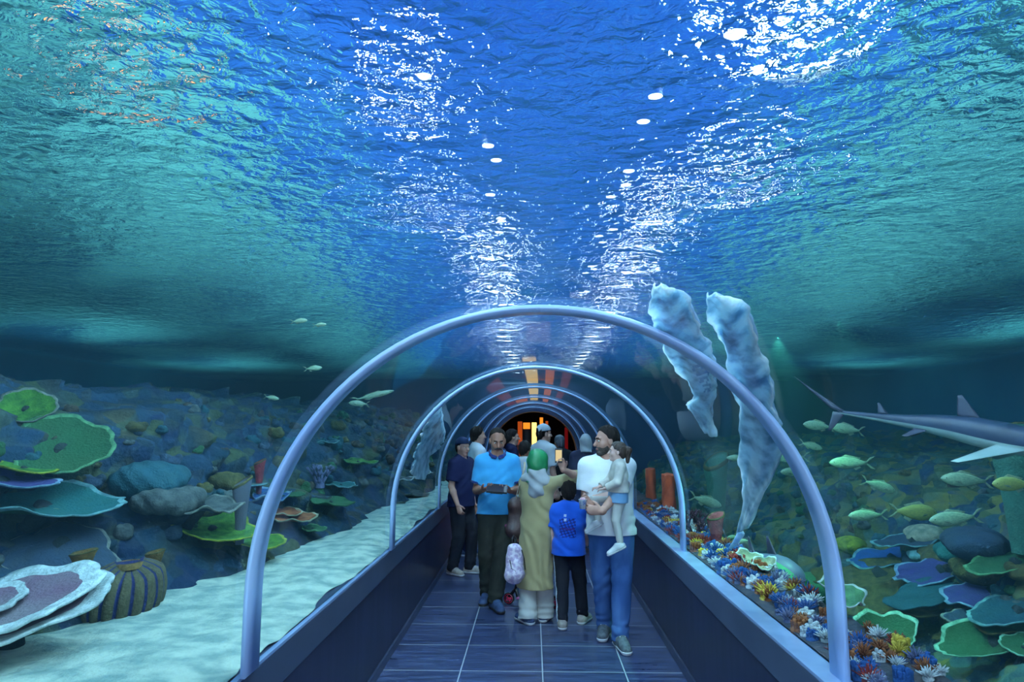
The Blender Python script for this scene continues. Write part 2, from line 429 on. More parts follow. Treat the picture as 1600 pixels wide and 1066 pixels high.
# ------------------------------------------------------------------ smooth solids: distance fields on a grid, skinned to one mesh
class Field:
    """Blends tapered capsules and ellipsoids into one smooth solid."""
    def __init__(s): s.ops = []
    def cone(s, a, b, ra, rb, k=0.03, flat=None, cut=None, cuta=None, sub=False):
        """Tapered capsule a->b. flat = (axis, factor): squash along axis. cut/cuta: end flat at b / at a."""
        s.ops.append(('c', np.array(a, float), np.array(b, float), ra, rb, k, flat, cut, cuta, sub)); return s
    def ell(s, c, r, k=0.02, M=None, sub=False):
        s.ops.append(('e', np.array(c, float), np.array(r, float), k, np.array(M) if M is not None else np.eye(3), sub)); return s
    def plane(s, p, n):
        """Cut away everything on the side n points to."""
        s.ops.append(('p', np.array(p, float), np.array(n, float)/np.linalg.norm(n))); return s
    def fold(s, amp, kx, ky, kz, wob=1.0, ph=0.0, zlo=-9, zhi=9):
        s.ops.append(('f', amp, kx, ky, kz, wob, ph, zlo, zhi)); return s
    def box(s):
        lo, hi = np.full(3, 9e9), np.full(3, -9e9)
        for o in s.ops:
            if o[0] == 'c' and not o[9]:
                for p, r in ((o[1], o[3]), (o[2], o[4])):
                    lo = np.minimum(lo, p-r); hi = np.maximum(hi, p+r)
            elif o[0] == 'e' and not o[5]:
                r = o[2].max(); lo = np.minimum(lo, o[1]-r); hi = np.maximum(hi, o[1]+r)
        return lo, hi
    def solve(s, h):
        lo, hi = s.box(); lo = lo-0.03; hi = hi+0.03
        n = np.ceil((hi-lo)/h).astype(int)+1
        ax = [lo[i]+h*np.arange(n[i]) for i in range(3)]
        F = np.full(n, 0.5, dtype=np.float32)
        for o in s.ops:
            if o[0] in 'ce':
                if o[0] == 'c':
                    _, a, b, ra, rb, k, flat, cut, cuta, sub = o
                    m = max(ra, rb)+k+2*h+0.01
                    l, u = np.minimum(a, b)-m, np.maximum(a, b)+m
                else:
                    _, c, r, k, M, sub = o
                    m = r.max()+k+2*h+0.01; l, u = c-m, c+m
                i0 = np.clip(((l-lo)/h).astype(int), 0, n); i1 = np.clip(((u-lo)/h).astype(int)+2, 0, n)
                if (i1 <= i0).any(): continue
                X = ax[0][i0[0]:i1[0], None, None]; Y = ax[1][None, i0[1]:i1[1], None]; Z = ax[2][None, None, i0[2]:i1[2]]
                if o[0] == 'c':
                    px, py, pz = X-a[0], Y-a[1], Z-a[2]; d = b-a
                    if flat is not None:
                        u_ = np.array(flat[0], float); u_ /= np.linalg.norm(u_); q = 1/flat[1]-1
                        t = (px*u_[0]+py*u_[1]+pz*u_[2])*q
                        px = px+u_[0]*t; py = py+u_[1]*t; pz = pz+u_[2]*t
                        d = d+u_*(d@u_)*q
                    L2 = max(d@d, 1e-9)
                    tt = (px*d[0]+py*d[1]+pz*d[2])/L2; tc = np.clip(tt, 0, 1)
                    D = np.sqrt((px-d[0]*tc)**2+(py-d[1]*tc)**2+(pz-d[2]*tc)**2)-(ra+(rb-ra)*tc)
                    if flat is not None: D = D*(0.5+0.5*flat[1])
                    L = math.sqrt(L2)
                    if cut: D = np.maximum(D, (tt-1)*L)
                    if cuta: D = np.maximum(D, -tt*L)
                else:
                    px, py, pz = X-c[0], Y-c[1], Z-c[2]
                    q = [(px*M[0][i]+py*M[1][i]+pz*M[2][i])/r[i] for i in range(3)]
                    k0 = np.sqrt(q[0]**2+q[1]**2+q[2]**2)+1e-9
                    k1 = np.sqrt((q[0]/r[0])**2+(q[1]/r[1])**2+(q[2]/r[2])**2)+1e-9
                    D = k0*(k0-1)/k1
                G = F[i0[0]:i1[0], i0[1]:i1[1], i0[2]:i1[2]]
                if sub:
                    D = -D
                    hh = np.clip(0.5-0.5*(G-D)/max(k, 1e-6), 0, 1)
                    G[...] = G*(1-hh)+D*hh+k*hh*(1-hh)
                else:
                    hh = np.clip(0.5+0.5*(G-D)/max(k, 1e-6), 0, 1)
                    G[...] = G*(1-hh)+D*hh-k*hh*(1-hh)
            elif o[0] == 'p':
                _, p, nn = o
                D = (ax[0][:, None, None]-p[0])*nn[0]+(ax[1][None, :, None]-p[1])*nn[1]+(ax[2][None, None, :]-p[2])*nn[2]
                np.maximum(F, D, out=F, casting='unsafe')
            else:
                _, amp, kx, ky, kz, wob, ph, zl, zh = o
                X = ax[0][:, None, None]; Y = ax[1][None, :, None]; Z = ax[2][None, None, :]
                W = np.sin(X*kx+Y*ky+Z*kz+wob*np.sin(X*17+Z*9+ph)+wob*np.sin(Y*13-Z*11+ph*2)+ph)
                ms = np.clip((Z-zl)/0.05, 0, 1)*np.clip((zh-Z)/0.05, 0, 1)
                F += (amp*W*ms).astype(np.float32)
        return F, lo
    def mesh(s, h):
        F, lo = s.solve(h)
        return surface_net(F, lo, h)
def surface_net(F, lo, h):
    ins = F < 0
    cnt = np.zeros(tuple(d-1 for d in F.shape), np.int8)
    for dx in (0, 1):
        for dy in (0, 1):
            for dz in (0, 1):
                cnt += ins[dx:F.shape[0]-1+dx, dy:F.shape[1]-1+dy, dz:F.shape[2]-1+dz]
    I, J, K = np.nonzero((cnt > 0) & (cnt < 8))
    pos = np.zeros((len(I), 3)); num = np.zeros(len(I))
    cor = [(a, b, c) for a in (0, 1) for b in (0, 1) for c in (0, 1)]
    for a in cor:
        for b in cor:
            if sum(abs(a[i]-b[i]) for i in range(3)) != 1 or a > b: continue
            f0 = F[I+a[0], J+a[1], K+a[2]]; f1 = F[I+b[0], J+b[1], K+b[2]]
            x = (f0 < 0) != (f1 < 0)
            t = np.where(x, f0/np.where(x, f0-f1, 1), 0)
            for i in range(3): pos[:, i] += np.where(x, a[i]+(b[i]-a[i])*t, 0)
            num += x
    V = lo + h*(np.stack([I, J, K], 1)+pos/num[:, None])
    idx = np.full(cnt.shape, -1, np.int64); idx[I, J, K] = np.arange(len(I))
    quads = []
    for axis in range(3):
        A = ins.take(range(0, F.shape[axis]-1), axis); B = ins.take(range(1, F.shape[axis]), axis)
        e = np.stack(np.nonzero(A != B), 1)
        o1, o2 = (axis+1) % 3, (axis+2) % 3
        ok = (e[:, o1] > 0) & (e[:, o2] > 0) & (e[:, o1] < F.shape[o1]-1) & (e[:, o2] < F.shape[o2]-1)
        e = e[ok]
        s_ = A[e[:, 0], e[:, 1], e[:, 2]]
        def c(d1, d2):
            q = e.copy(); q[:, o1] += d1; q[:, o2] += d2
            return idx[q[:, 0], q[:, 1], q[:, 2]]
        q = np.stack([c(-1, -1), c(0, -1), c(0, 0), c(-1, 0)], 1)
        q[~s_] = q[~s_][:, ::-1]
        quads.append(q)
    Q = np.concatenate(quads)
    return V, Q[(Q >= 0).all(1)]
def np_obj(name, V, Q, mats, parent=None, paint=None):
    me = bpy.data.meshes.new(name)
    me.vertices.add(len(V)); me.vertices.foreach_set('co', np.ascontiguousarray(V, np.float32).ravel())
    me.loops.add(len(Q)*4); me.loops.foreach_set('vertex_index', Q.ravel().astype(np.int32))
    me.polygons.add(len(Q)); me.polygons.foreach_set('loop_start', np.arange(0, len(Q)*4, 4, dtype=np.int32))
    try: me.polygons.foreach_set('loop_total', np.full(len(Q), 4, np.int32))
    except Exception: pass
    me.polygons.foreach_set('use_smooth', np.ones(len(Q), bool))
    for m in (mats if isinstance(mats, (list, tuple)) else [mats]): me.materials.append(m)
    if paint is not None:
        c = V[Q].mean(1); me.polygons.foreach_set('material_index', paint(c).astype(np.int32))
    me.update(calc_edges=True); me.validate()
    o = bpy.data.objects.new(name, me); COL.objects.link(o)
    if parent is not None: o.parent = parent
    return o

# ------------------------------------------------------------------ people
def Rz3(a): c, s = math.cos(a), math.sin(a); return np.array([[c, -s, 0], [s, c, 0], [0, 0, 1.0]])
def Rx3(a): c, s = math.cos(a), math.sin(a); return np.array([[1.0, 0, 0], [0, c, -s], [0, s, c]])
def Ry3(a): c, s = math.cos(a), math.sin(a); return np.array([[c, 0, s], [0, 1.0, 0], [-s, 0, c]])
def unit(v): v = np.array(v, float); return v/np.linalg.norm(v)
def ik(A, B, l1, l2, pole):
    A, B = np.array(A, float), np.array(B, float); d = B-A; L = np.linalg.norm(d)
    if L > 0.995*(l1+l2): B = A+d/L*0.995*(l1+l2); d = B-A; L = np.linalg.norm(d)
    u = d/L; x = (l1*l1-l2*l2+L*L)/(2*L); h = math.sqrt(max(l1*l1-x*x, 0))
    p = np.array(pole, float); p = p-u*(p@u); p /= np.linalg.norm(p)+1e-9
    return A+u*x+p*h, B
SKIN = mat('skin', srgb(196, 150, 132), rough=0.5, c2=srgb(182, 132, 116), scale=14, lo=0.3, hi=0.7, spec=0.35)
SKIN_TAN = mat('skin_tan', srgb(160, 112, 92), rough=0.5, c2=srgb(144, 98, 82), scale=14, lo=0.3, hi=0.7, spec=0.35)
SKIN_PALE = mat('skin_fair', srgb(222, 184, 170), rough=0.5, c2=srgb(212, 168, 154), scale=14, lo=0.3, hi=0.7, spec=0.35)
HAIR = mat('dark_hair', (0.004, 0.0035, 0.004, 1), rough=0.7, spec=0.06, c2=(0.009, 0.007, 0.007, 1), scale=40, stretch=(3, 3, 0.6), bump=0.8, bscale=60)
HAIR_BROWN = mat('brown_hair', (0.022, 0.014, 0.012, 1), rough=0.45, c2=(0.05, 0.03, 0.024, 1), scale=40, stretch=(3, 3, 0.6), bump=0.5, bscale=60)
BEARD = mat('dark_beard', (0.012, 0.009, 0.009, 1), rough=0.7, c2=(0.05, 0.035, 0.03, 1), scale=90, bump=0.4, bscale=120)
MOUST = mat('greying_moustache', (0.015, 0.013, 0.014, 1), rough=0.7, c2=(0.06, 0.055, 0.055, 1), scale=90, bump=0.4, bscale=120)
EYEW = mat('eye_white', (0.75, 0.75, 0.75, 1), rough=0.2, c2=(0.68, 0.68, 0.70, 1), scale=30)
EYED = mat('eye_dark', (0.02, 0.012, 0.01, 1), rough=0.15, c2=(0.035, 0.02, 0.015, 1), scale=60)
LIP = mat('lips', srgb(150, 88, 84), rough=0.45, c2=srgb(138, 78, 76), scale=20)
def cloth(name, c, c2, rough=0.85, scale=5.0, bump=0.25):
    dark = max(c[:3]) < 0.06
    return mat(name, c, rough=rough, c2=c2, scale=scale, bump=bump, bscale=220, spec=0.08 if dark else 0.2, sheen=0.0 if dark else 0.15)
WHITE_TEE = cloth('white_jersey', srgb(236, 238, 240), srgb(222, 226, 230))
PALE_SHIRT = cloth('pale_grey_jersey', srgb(205, 208, 210), srgb(190, 194, 198))
NAVY = cloth('navy_jersey', (0.006, 0.008, 0.034, 1), (0.010, 0.013, 0.046, 1))
NAVY_CLOAK = cloth('navy_cloak', (0.010, 0.012, 0.03, 1), (0.02, 0.024, 0.05, 1))
BLACK = cloth('black_cotton', (0.0045, 0.005, 0.009, 1), (0.008, 0.009, 0.014, 1))
CHARCOAL = cloth('charcoal_trouser', (0.010, 0.011, 0.011, 1), (0.017, 0.019, 0.017, 1))
SKYBLUE = cloth('sky_blue_pique', srgb(70, 170, 226), srgb(58, 152, 212))
ROYAL = cloth('royal_blue_jersey', srgb(28, 92, 205), srgb(22, 78, 184))
DENIM = mat('blue_denim', srgb(52, 84, 138), rough=0.9, c2=srgb(80, 114, 168), scale=4.5, lo=0.42, hi=0.7, bump=0.3, bscale=300, spec=0.15, stretch=(1, 1, 0.5))
DENIM_D = mat('dark_denim', srgb(20, 30, 62), rough=0.9, c2=srgb(30, 42, 78), scale=5, bump=0.3, bscale=300, spec=0.15)
OLIVE = cloth('olive_beige_linen', srgb(166, 152, 112), srgb(148, 134, 98), scale=3.5)
CREAM = cloth('cream_trouser', srgb(206, 206, 200), srgb(188, 190, 188))
CREAM_KNIT = cloth('cream_knit', srgb(222, 216, 204), srgb(200, 196, 188), scale=14)
PALE_BLUE = cloth('pale_blue_cotton', srgb(130, 172, 208), srgb(112, 156, 196))
GREEN_SCARF = mat('green_satin', srgb(22, 96, 62), rough=0.38, c2=srgb(38, 128, 78), scale=7, stretch=(1.5, 1.5, 0.5), lo=0.4, hi=0.65, spec=0.5, bump=0.15, bscale=40)
GREY_SCARF = cloth('grey_scarf_cloth', srgb(176, 178, 180), srgb(150, 154, 160))
SHOE_GREY = mat('grey_mesh_shoe', srgb(96, 104, 112), rough=0.8, c2=srgb(72, 80, 90), scale=30, bump=0.3, bscale=200)
SHOE_BLUE = mat('slate_blue_shoe', srgb(64, 84, 122), rough=0.75, c2=srgb(50, 66, 100), scale=30, bump=0.3, bscale=200)
SHOE_PALE = mat('pale_suede_shoe', srgb(170, 160, 152), rough=0.8, c2=srgb(150, 142, 136), scale=30, bump=0.3, bscale=200)
SHOE_DARK = mat('dark_shoe', (0.02, 0.022, 0.03, 1), rough=0.6, c2=(0.03, 0.034, 0.045, 1), scale=30)
SOLE_W = mat('white_sole', srgb(214, 216, 220), rough=0.6, c2=srgb(196, 200, 206), scale=12)
SOLE_D = mat('dark_sole', (0.015, 0.016, 0.02, 1), rough=0.7, c2=(0.025, 0.026, 0.03, 1), scale=12)
CAPW = cloth('pale_cap_cloth', srgb(196, 204, 210), srgb(178, 188, 196))
CAPN = cloth('navy_cap_cloth', srgb(20, 30, 56), srgb(28, 40, 68))

class Person:
    def __init__(P_, label, loc, rz, H, girth=1.0, lean=(0, 0), head=(0, 0, 0), hscale=1.0, feet=None, hands=None, skin=None, vox=0.007, category='person', group=None, base_z=None, shoulder=1.0, belly=0.0, neck_fwd=0.02, knees=None):
        P_.s = s = H/1.75; P_.H = H; P_.g = girth; P_.vox = vox
        P_.root = empty('person', loc, rz, label, category, group)
        P_.skin = skin or SKIN
        P_.lean = np.array([lean[0], lean[1]]); P_.belly = belly
        f = feet or {'R': (0.09, 0, 0, 0), 'L': (-0.09, 0, 0, 0)}
        P_.feet = f
        sh = P_.at(1.42)
        P_.S = {'R': sh+np.array([0.166*s*shoulder, 0, 0.0]), 'L': sh+np.array([-0.166*s*shoulder, 0, 0.0])}
        P_.hip = {'R': np.array([0.088*s, 0, 0.92*s]), 'L': np.array([-0.088*s, 0, 0.92*s])}
        P_.knee, P_.ank = {}, {}
        for k in 'RL':
            x, y, ty, lift = f[k][:4]
            a = np.array([x, y, 0.085*s+lift])
            pole = (math.sin(math.radians(-ty))*0.6, 1, 0) if not knees else knees[k]
            P_.knee[k], P_.ank[k] = ik(P_.hip[k], a, 0.425*s, 0.425*s, pole)
        P_.elb, P_.wri = {}, {}
        P_.hands = hands or {}
        for k in 'RL':
            sg = 1 if k == 'R' else -1
            h = P_.hands.get(k)
            if h is None:
                h = dict(w=P_.S[k]+np.array([sg*0.07*s, 0.05*s, -0.535*s]), pole=(sg*0.3, -1, 0)); P_.hands[k] = h
            if 'world' in h:
                c_, s_ = math.cos(rz), math.sin(rz); q = np.array(h['world'], float)-np.array(loc, float)
                h['w'] = np.array([c_*q[0]+s_*q[1], -s_*q[0]+c_*q[1], q[2]])
                if 'wd' in h: q = h['wd']; h['d'] = np.array([c_*q[0]+s_*q[1], -s_*q[0]+c_*q[1], q[2]])
                if 'wn' in h: q = h['wn']; h['n'] = np.array([c_*q[0]+s_*q[1], -s_*q[0]+c_*q[1], q[2]])
            P_.elb[k], P_.wri[k] = ik(P_.S[k], h['w'], 0.29*s, 0.255*s, h['pole'])
        P_.hs = hs = s*hscale
        nb = P_.at(1.46)
        P_.nb = nb
        P_.hc = nb+np.array([0, neck_fwd*s, (0.07*s+0.105*hs)])
        P_.HR = Rz3(math.radians(head[0])) @ Rx3(math.radians(-head[1])) @ Ry3(math.radians(head[2]))
    def at(P_, z):
        s = P_.s; t = (z-0.95)/0.48
        t = max(t, 0)
        return np.array([P_.lean[0]*t, P_.lean[1]*t, z*s])
    def hp(P_, x, y, z): return P_.hc+P_.HR @ (np.array([x, y, z])*P_.hs)
    def torso(P_, F, off=0.0, k=0.05):
        s, g = P_.s, P_.g; fy = ((0, 1, 0), 0.68)
        st = [(0.93, 0.152), (1.08, 0.142), (1.26, 0.160), (1.37, 0.128)]
        for (z0, w0), (z1, w1) in zip(st, st[1:]):
            F.cone(P_.at(z0), P_.at(z1), w0*s*g+off*1.2, w1*s*g+off*1.2, k=k*s, flat=fy)
        a, b = P_.S['R'], P_.S['L']
        F.cone(a*0.86+b*0.14-np.array([0, 0, 0.03*s]), b*0.86+a*0.14-np.array([0, 0, 0.03*s]), 0.062*s+off, 0.062*s+off, k=k*s)
        for q in 'RL':
            F.cone(P_.nb+np.array([0, -0.01*s, 0.02*s]), P_.S[q]-np.array([0, 0, 0.0]), 0.050*s+off, 0.046*s+off, k=0.04*s)
        if P_.belly: F.ell(P_.at(1.08)+np.array([0, 0.05*s, 0]), np.array([0.13, 0.075+P_.belly, 0.15])*s+off, k=0.06)
    def head_ops(P_, F):
        hs, M = P_.hs, P_.HR
        E = lambda c, r, k=0.015, sub=False: F.ell(P_.hp(*c), np.array(r)*hs, k*hs, M, sub)
        E((0, -0.014, 0.028), (0.074, 0.096, 0.090))
        E((0, 0.018, -0.045), (0.057, 0.070, 0.074), 0.03)
        E((0, 0.064, -0.098), (0.028, 0.024, 0.022), 0.025)
        E((0.036, 0.052, -0.028), (0.030, 0.028, 0.030), 0.02); E((-0.036, 0.052, -0.028), (0.030, 0.028, 0.030), 0.02)
        E((0, 0.076, 0.026), (0.048, 0.016, 0.012), 0.018)
        for x in (-0.031, 0.031): E((x, 0.104, 0.004), (0.017, 0.014, 0.011), 0.010, True)
        F.cone(P_.hp(0, 0.086, 0.010), P_.hp(0, 0.108, -0.030), 0.009*hs, 0.014*hs, k=0.012*hs)
        E((0, 0.084, -0.064), (0.024, 0.012, 0.011), 0.008)
        for x in (-0.077, 0.077): E((x, -0.004, -0.008), (0.011, 0.022, 0.033), 0.008)
        F.cone(P_.hp(0, -0.022, -0.06), P_.nb+np.array([0, 0, -0.02*P_.s]), 0.054*hs, 0.060*P_.s*P_.g**0.5, k=0.03*P_.s)
    def hand_ops(P_, F, k):
        h = P_.hands[k]; W = P_.wri[k]; q = P_.s*h.get('size', 1.0)
        d = unit(h['d']) if 'd' in h else unit(W-P_.elb[k])
        n = np.array(h['n'], float) if 'n' in h else np.array([-1.0 if k == 'R' else 1.0, 0, 0])
        n = unit(n-d*(n@d)); t = np.cross(d, n)*(1 if k == 'R' else -1)
        curl = h.get('curl', 0.35)
        F.cone(W-d*0.005*q, W+d*0.082*q, 0.030*q, 0.043*q, k=0.012*q, flat=(n, 0.42))
        for i, (off, L) in enumerate(((0.031, 0.072), (0.0105, 0.080), (-0.0105, 0.074), (-0.031, 0.058))):
            p = W+d*(0.082-0.004*abs(i-1.3))*q+t*off*q*0.98
            ang = curl*0.7; cu = curl*(1+0.08*i) if not isinstance(curl, (list, tuple)) else curl[i]
            spread = t*(off*1.6)
            for j, fr in enumerate((0.44, 0.31, 0.25)):
                dd = unit(d*math.cos(ang)+n*math.sin(ang)+spread)
                p2 = p+dd*L*fr*q
                F.cone(p, p2, (0.0092-0.0009*j)*q, (0.0085-0.0009*j)*q, k=0.003*q)
                p = p2; ang += cu
        tc = h.get('thumb', 0.5)
        p = W+d*0.022*q+t*0.026*q+n*0.004*q
        d1 = unit(t*0.75+d*0.75+n*0.35*tc); p2 = p+d1*0.042*q
        F.cone(p, p2, 0.014*q, 0.0115*q, k=0.008*q)
        d2 = unit(t*0.3+d*0.9+n*0.8*tc); F.cone(p2, p2+d2*0.032*q, 0.011*q, 0.009*q, k=0.003*q)
    def body(P_):
        F = Field(); s, g = P_.s, P_.g
        P_.torso(F)
        P_.head_ops(F)
        for k in 'RL':
            H_, K, A = P_.hip[k], P_.knee[k], P_.ank[k]
            F.cone(H_, K, 0.086*s*g, 0.054*s, k=0.04*s)
            m = K*0.65+A*0.35-np.array([0, 0.018*s, 0])
            F.cone(K, m, 0.052*s, 0.054*s, k=0.02*s); F.cone(m, A, 0.052*s, 0.036*s, k=0.02*s)
            ty = math.radians(P_.feet[k][2]); fd = np.array([-math.sin(ty), math.cos(ty), 0])
            F.cone(A-fd*0.03*s-np.array([0, 0, 0.045*s]), A+fd*0.13*s-np.array([0, 0, 0.055*s]), 0.034*s, 0.026*s, k=0.03*s)
            F.cone(P_.S[k], P_.elb[k], 0.050*s*g, 0.040*s, k=0.03*s)
            m = P_.elb[k]*0.72+P_.wri[k]*0.28
            F.cone(P_.elb[k], m, 0.040*s, 0.041*s, k=0.02*s); F.cone(m, P_.wri[k], 0.041*s, 0.027*s, k=0.02*s)
            P_.hand_ops(F, k)
        V, Q = F.mesh(P_.vox)
        o = np_obj('body', V, Q, P_.skin, P_.root); return o
    def eyes(P_, brow=HAIR):
        for x in (-0.031, 0.031):
            F = Field(); F.ell(P_.hp(x, 0.0845, 0.004), np.array([0.0115, 0.0095, 0.0062])*P_.hs, 0.001, P_.HR)
            V, Q = F.mesh(0.0022); c0 = P_.hp(x, 0.094, 0.004)
            np_obj('eye', V, Q, [EYEW, EYED], P_.root, lambda c: (np.linalg.norm(c-c0, axis=1) < 0.0062*P_.hs))
            if brow:
                F = Field(); F.cone(P_.hp(x*0.55, 0.099, 0.026), P_.hp(x*1.45, 0.088, 0.029), 0.006*P_.hs, 0.0045*P_.hs); V, Q = F.mesh(0.0025)
                np_obj('eyebrow', V, Q, brow, P_.root)
        F = Field(); F.ell(P_.hp(0, 0.0905, -0.065), np.array([0.021, 0.008, 0.0075])*P_.hs, 0.001, P_.HR); V, Q = F.mesh(0.0025)
        np_obj('mouth', V, Q, LIP, P_.root)
    def beard(P_, m=BEARD, full=True):
        F = Field(); hs, M = P_.hs, P_.HR
        if full:
            F.ell(P_.hp(0, 0.020, -0.050), np.array([0.062, 0.074, 0.079])*hs, 0.01, M)
            F.ell(P_.hp(0, 0.066, -0.100), np.array([0.034, 0.028, 0.026])*hs, 0.02*hs, M)
            n = P_.HR @ np.array([0, 0.35, 1.0]); F.plane(P_.hp(0, 0.085, -0.048), n)
            F.ell(P_.hp(0, 0.095, -0.066), np.array([0.020, 0.016, 0.008])*hs, 0.004*hs, M, sub=True)
            F.plane(P_.hp(0, -0.012, 0), P_.HR @ np.array([0, -1.0, 0]))
        F2 = F if full else Field()
        if not full:
            F2.cone(P_.hp(0.003, 0.099, -0.049), P_.hp(0.034, 0.080, -0.064), 0.0105*hs, 0.006*hs, k=0.008)
            F2.cone(P_.hp(-0.003, 0.099, -0.049), P_.hp(-0.034, 0.080, -0.064), 0.0105*hs, 0.006*hs, k=0.008)
        V, Q = F2.mesh(0.004)
        np_obj('beard' if full else 'moustache', V, Q, m, P_.root)
    def hair(P_, m=HAIR, vol=1.0, line=0.012, extra=None):
        F = Field(); hs, M = P_.hs, P_.HR
        F.ell(P_.hp(0, -0.017, 0.038), np.array([0.083*vol, 0.103, 0.093*vol])*hs, 0.01, M)
        F.ell(P_.hp(0, -0.045, -0.02), np.array([0.068, 0.070, 0.075])*hs, 0.03*hs, M)
        n = P_.HR @ unit([0, 0.095, -0.080])
        F.plane(P_.hp(0, 0.080-line, 0.078+line*0.5), n)
        if extra: extra(F)
        F.fold(0.0035, 110, 80, 30, 1.6); F.fold(0.002, 200, 160, 40, 1.0)
        V, Q = F.mesh(0.005)
        return np_obj('hair', V, Q, m, P_.root)
    def cap(P_, m, brim=True, tilt=0.0):
        F = Field(); hs, M = P_.hs, P_.HR
        F.ell(P_.hp(0, -0.012, 0.045), np.array([0.086, 0.106, 0.094])*hs, 0.01, M)
        F.plane(P_.hp(0, 0, 0.042), P_.HR @ unit([0, 0.12, -1.0]))
        V, Q = F.mesh(0.005); c = np_obj('cap', V, Q, m, P_.root)
        if brim:
            F = Field(); F.ell(P_.hp(0, 0.095, 0.050), np.array([0.072, 0.085, 0.020])*hs, 0.01, P_.HR)
            F.plane(P_.hp(0, 0, 0.052), P_.HR @ unit([0, 0.15, -1.0])); F.plane(P_.hp(0, 0, 0.060), P_.HR @ unit([0, 0.28, 1.0]))
            V, Q = F.mesh(0.004); np_obj('brim', V, Q, m, c)
        F = Field(); F.ell(P_.hp(0, -0.012, 0.139), np.array([0.008, 0.008, 0.005])*hs, 0.001, P_.HR); V, Q = F.mesh(0.003); np_obj('button', V, Q, m, c)
        return c
    def shirt(P_, m, hem=0.86, off=0.020, sleeve=0.6, soff=0.022, name='shirt', fold=0.004, paint=None, hem_off=0.028, collar=None, skirt=None, cuffs=None, tight=0.0):
        F = Field(); s, g = P_.s, P_.g
        P_.torso(F, off)
        if skirt is None:
            F.cone(P_.at(0.95), (0, 0, (hem-0.05)*s), 0.158*s*g+off*1.3, 0.160*s*g+off*1.3+hem_off, k=0.05*s, flat=((0, 1, 0), 0.78))
        else:
            F.cone(P_.at(1.0), (skirt[1], skirt[2], (hem-0.05)*s), 0.155*s*g+off*1.3, skirt[0]*s, k=0.06*s, flat=((0, 1, 0), 0.78))
        for k in 'RL':
            S, E, W = P_.S[k], P_.elb[k], P_.wri[k]
            if sleeve <= 1:
                e = S+(E-S)*sleeve
                F.cone(S, e, 0.052*s*g+soff, 0.050*s*g+soff+0.004, k=0.03*s, cut=True)
            else:
                F.cone(S, E, 0.052*s*g+soff, 0.044*s+soff, k=0.03*s)
                F.cone(E, E+(W-E)*(sleeve-1), 0.044*s+soff, 0.034*s+soff, k=0.02*s, cut=True)
        if fold:
            if skirt is None: F.fold(fold*0.7, 12, 9, 24, 2.2, 0.3, zlo=hem*s, zhi=1.33*s); F.fold(fold*0.45, 34, 22, 48, 1.8, 1.1, zlo=hem*s, zhi=1.40*s)
            else: F.fold(fold*0.9, 52, 40, 7, 1.3, 0.3, zlo=hem*s-0.1, zhi=0.95*s); F.fold(fold*0.5, 26, 20, 22, 2.0, 1.1, zlo=hem*s-0.1, zhi=1.40*s)
        F.plane((0, 0, hem*s), (0, 0.03, -1))
        # open neck
        F.cone(P_.nb+np.array([0, 0.02*s, 0.015*s]), P_.nb+np.array([0, 0.035*s, 0.12*s]), 0.058*s, 0.075*s, k=0.008, sub=True)
        V, Q = F.mesh(P_.vox)
        o = np_obj(name, V, Q, m, P_.root, (lambda c: paint(c/s, P_)) if paint else None)
        if collar is not None:
            F = Field(); n = 14
            pts = [P_.nb+np.array([0.080*s*math.cos(a), 0.015*s+0.088*s*math.sin(a), (0.058-0.045*math.sin(a))*s]) for a in [2*PI*i/n for i in range(n)]]
            for i in range(n):
                a, b = pts[i], pts[(i+1) % n]
                if i in (3,): continue
                F.cone(a, b, 0.014*s, 0.014*s, k=0.006, flat=None)
                F.cone(a+np.array([0, 0, -0.014*s])+unit(a-P_.nb)*0.008*s, b+np.array([0, 0, -0.014*s])+unit(b-P_.nb)*0.008*s, 0.010*s, 0.010*s, k=0.008)
            V, Q = F.mesh(0.005); np_obj('collar', V, Q, collar, o)
        if cuffs is not None:
            for k in 'RL':
                S, E = P_.S[k], P_.elb[k]; e = S+(E-S)*sleeve; d = unit(E-S)
                F = Field(); F.cone(e-d*0.018*s, e+d*0.003*s, 0.052*s*g+soff+0.004, 0.051*s*g+soff+0.005, k=0.002, cut=True, cuta=True)
                V, Q = F.mesh(0.005); np_obj('sleeve_band', V, Q, cuffs, o)
        return o
    def trousers(P_, m, off=0.014, ankle=0.07, waist=1.02, wide=0.052, knee=0.070, fold=0.005, paint=None, name='trousers', top=0.004):
        F = Field(); s, g = P_.s, P_.g; fy = ((0, 1, 0), 0.72)
        F.cone(P_.at(0.90), P_.at(1.05), 0.158*s*g+top, 0.146*s*g+top, k=0.05*s, flat=fy)
        F.ell((0, -0.035*s, 0.90*s), np.array([0.15*g, 0.10*g, 0.12])*s+top, 0.05*s)
        for k in 'RL':
            H_, K, A = P_.hip[k], P_.knee[k], P_.ank[k]
            F.cone(H_, K, 0.090*s*g+off, knee*s*g**0.5+0.004, k=0.035*s)
            e = A+(A-K)/np.linalg.norm(A-K)*max((0.085-ankle)*s, -0.3)
            F.cone(K, e, knee*s*g**0.5+0.004, wide*s, k=0.012*s, cut=True)
        if fold:
            F.fold(fold*0.5, 26, 20, 30, 2.2, 0.7, zlo=0.05*s, zhi=0.93*s)
            F.fold(fold*0.6, 14, 16, 95, 1.6, 2.0, zlo=0.03*s, zhi=0.22*s)
        F.plane((0, 0, waist*s), (0, 0, 1))
        V, Q = F.mesh(P_.vox)
        return np_obj(name, V, Q, m, P_.root, (lambda c: paint(c/s, P_)) if paint else None)
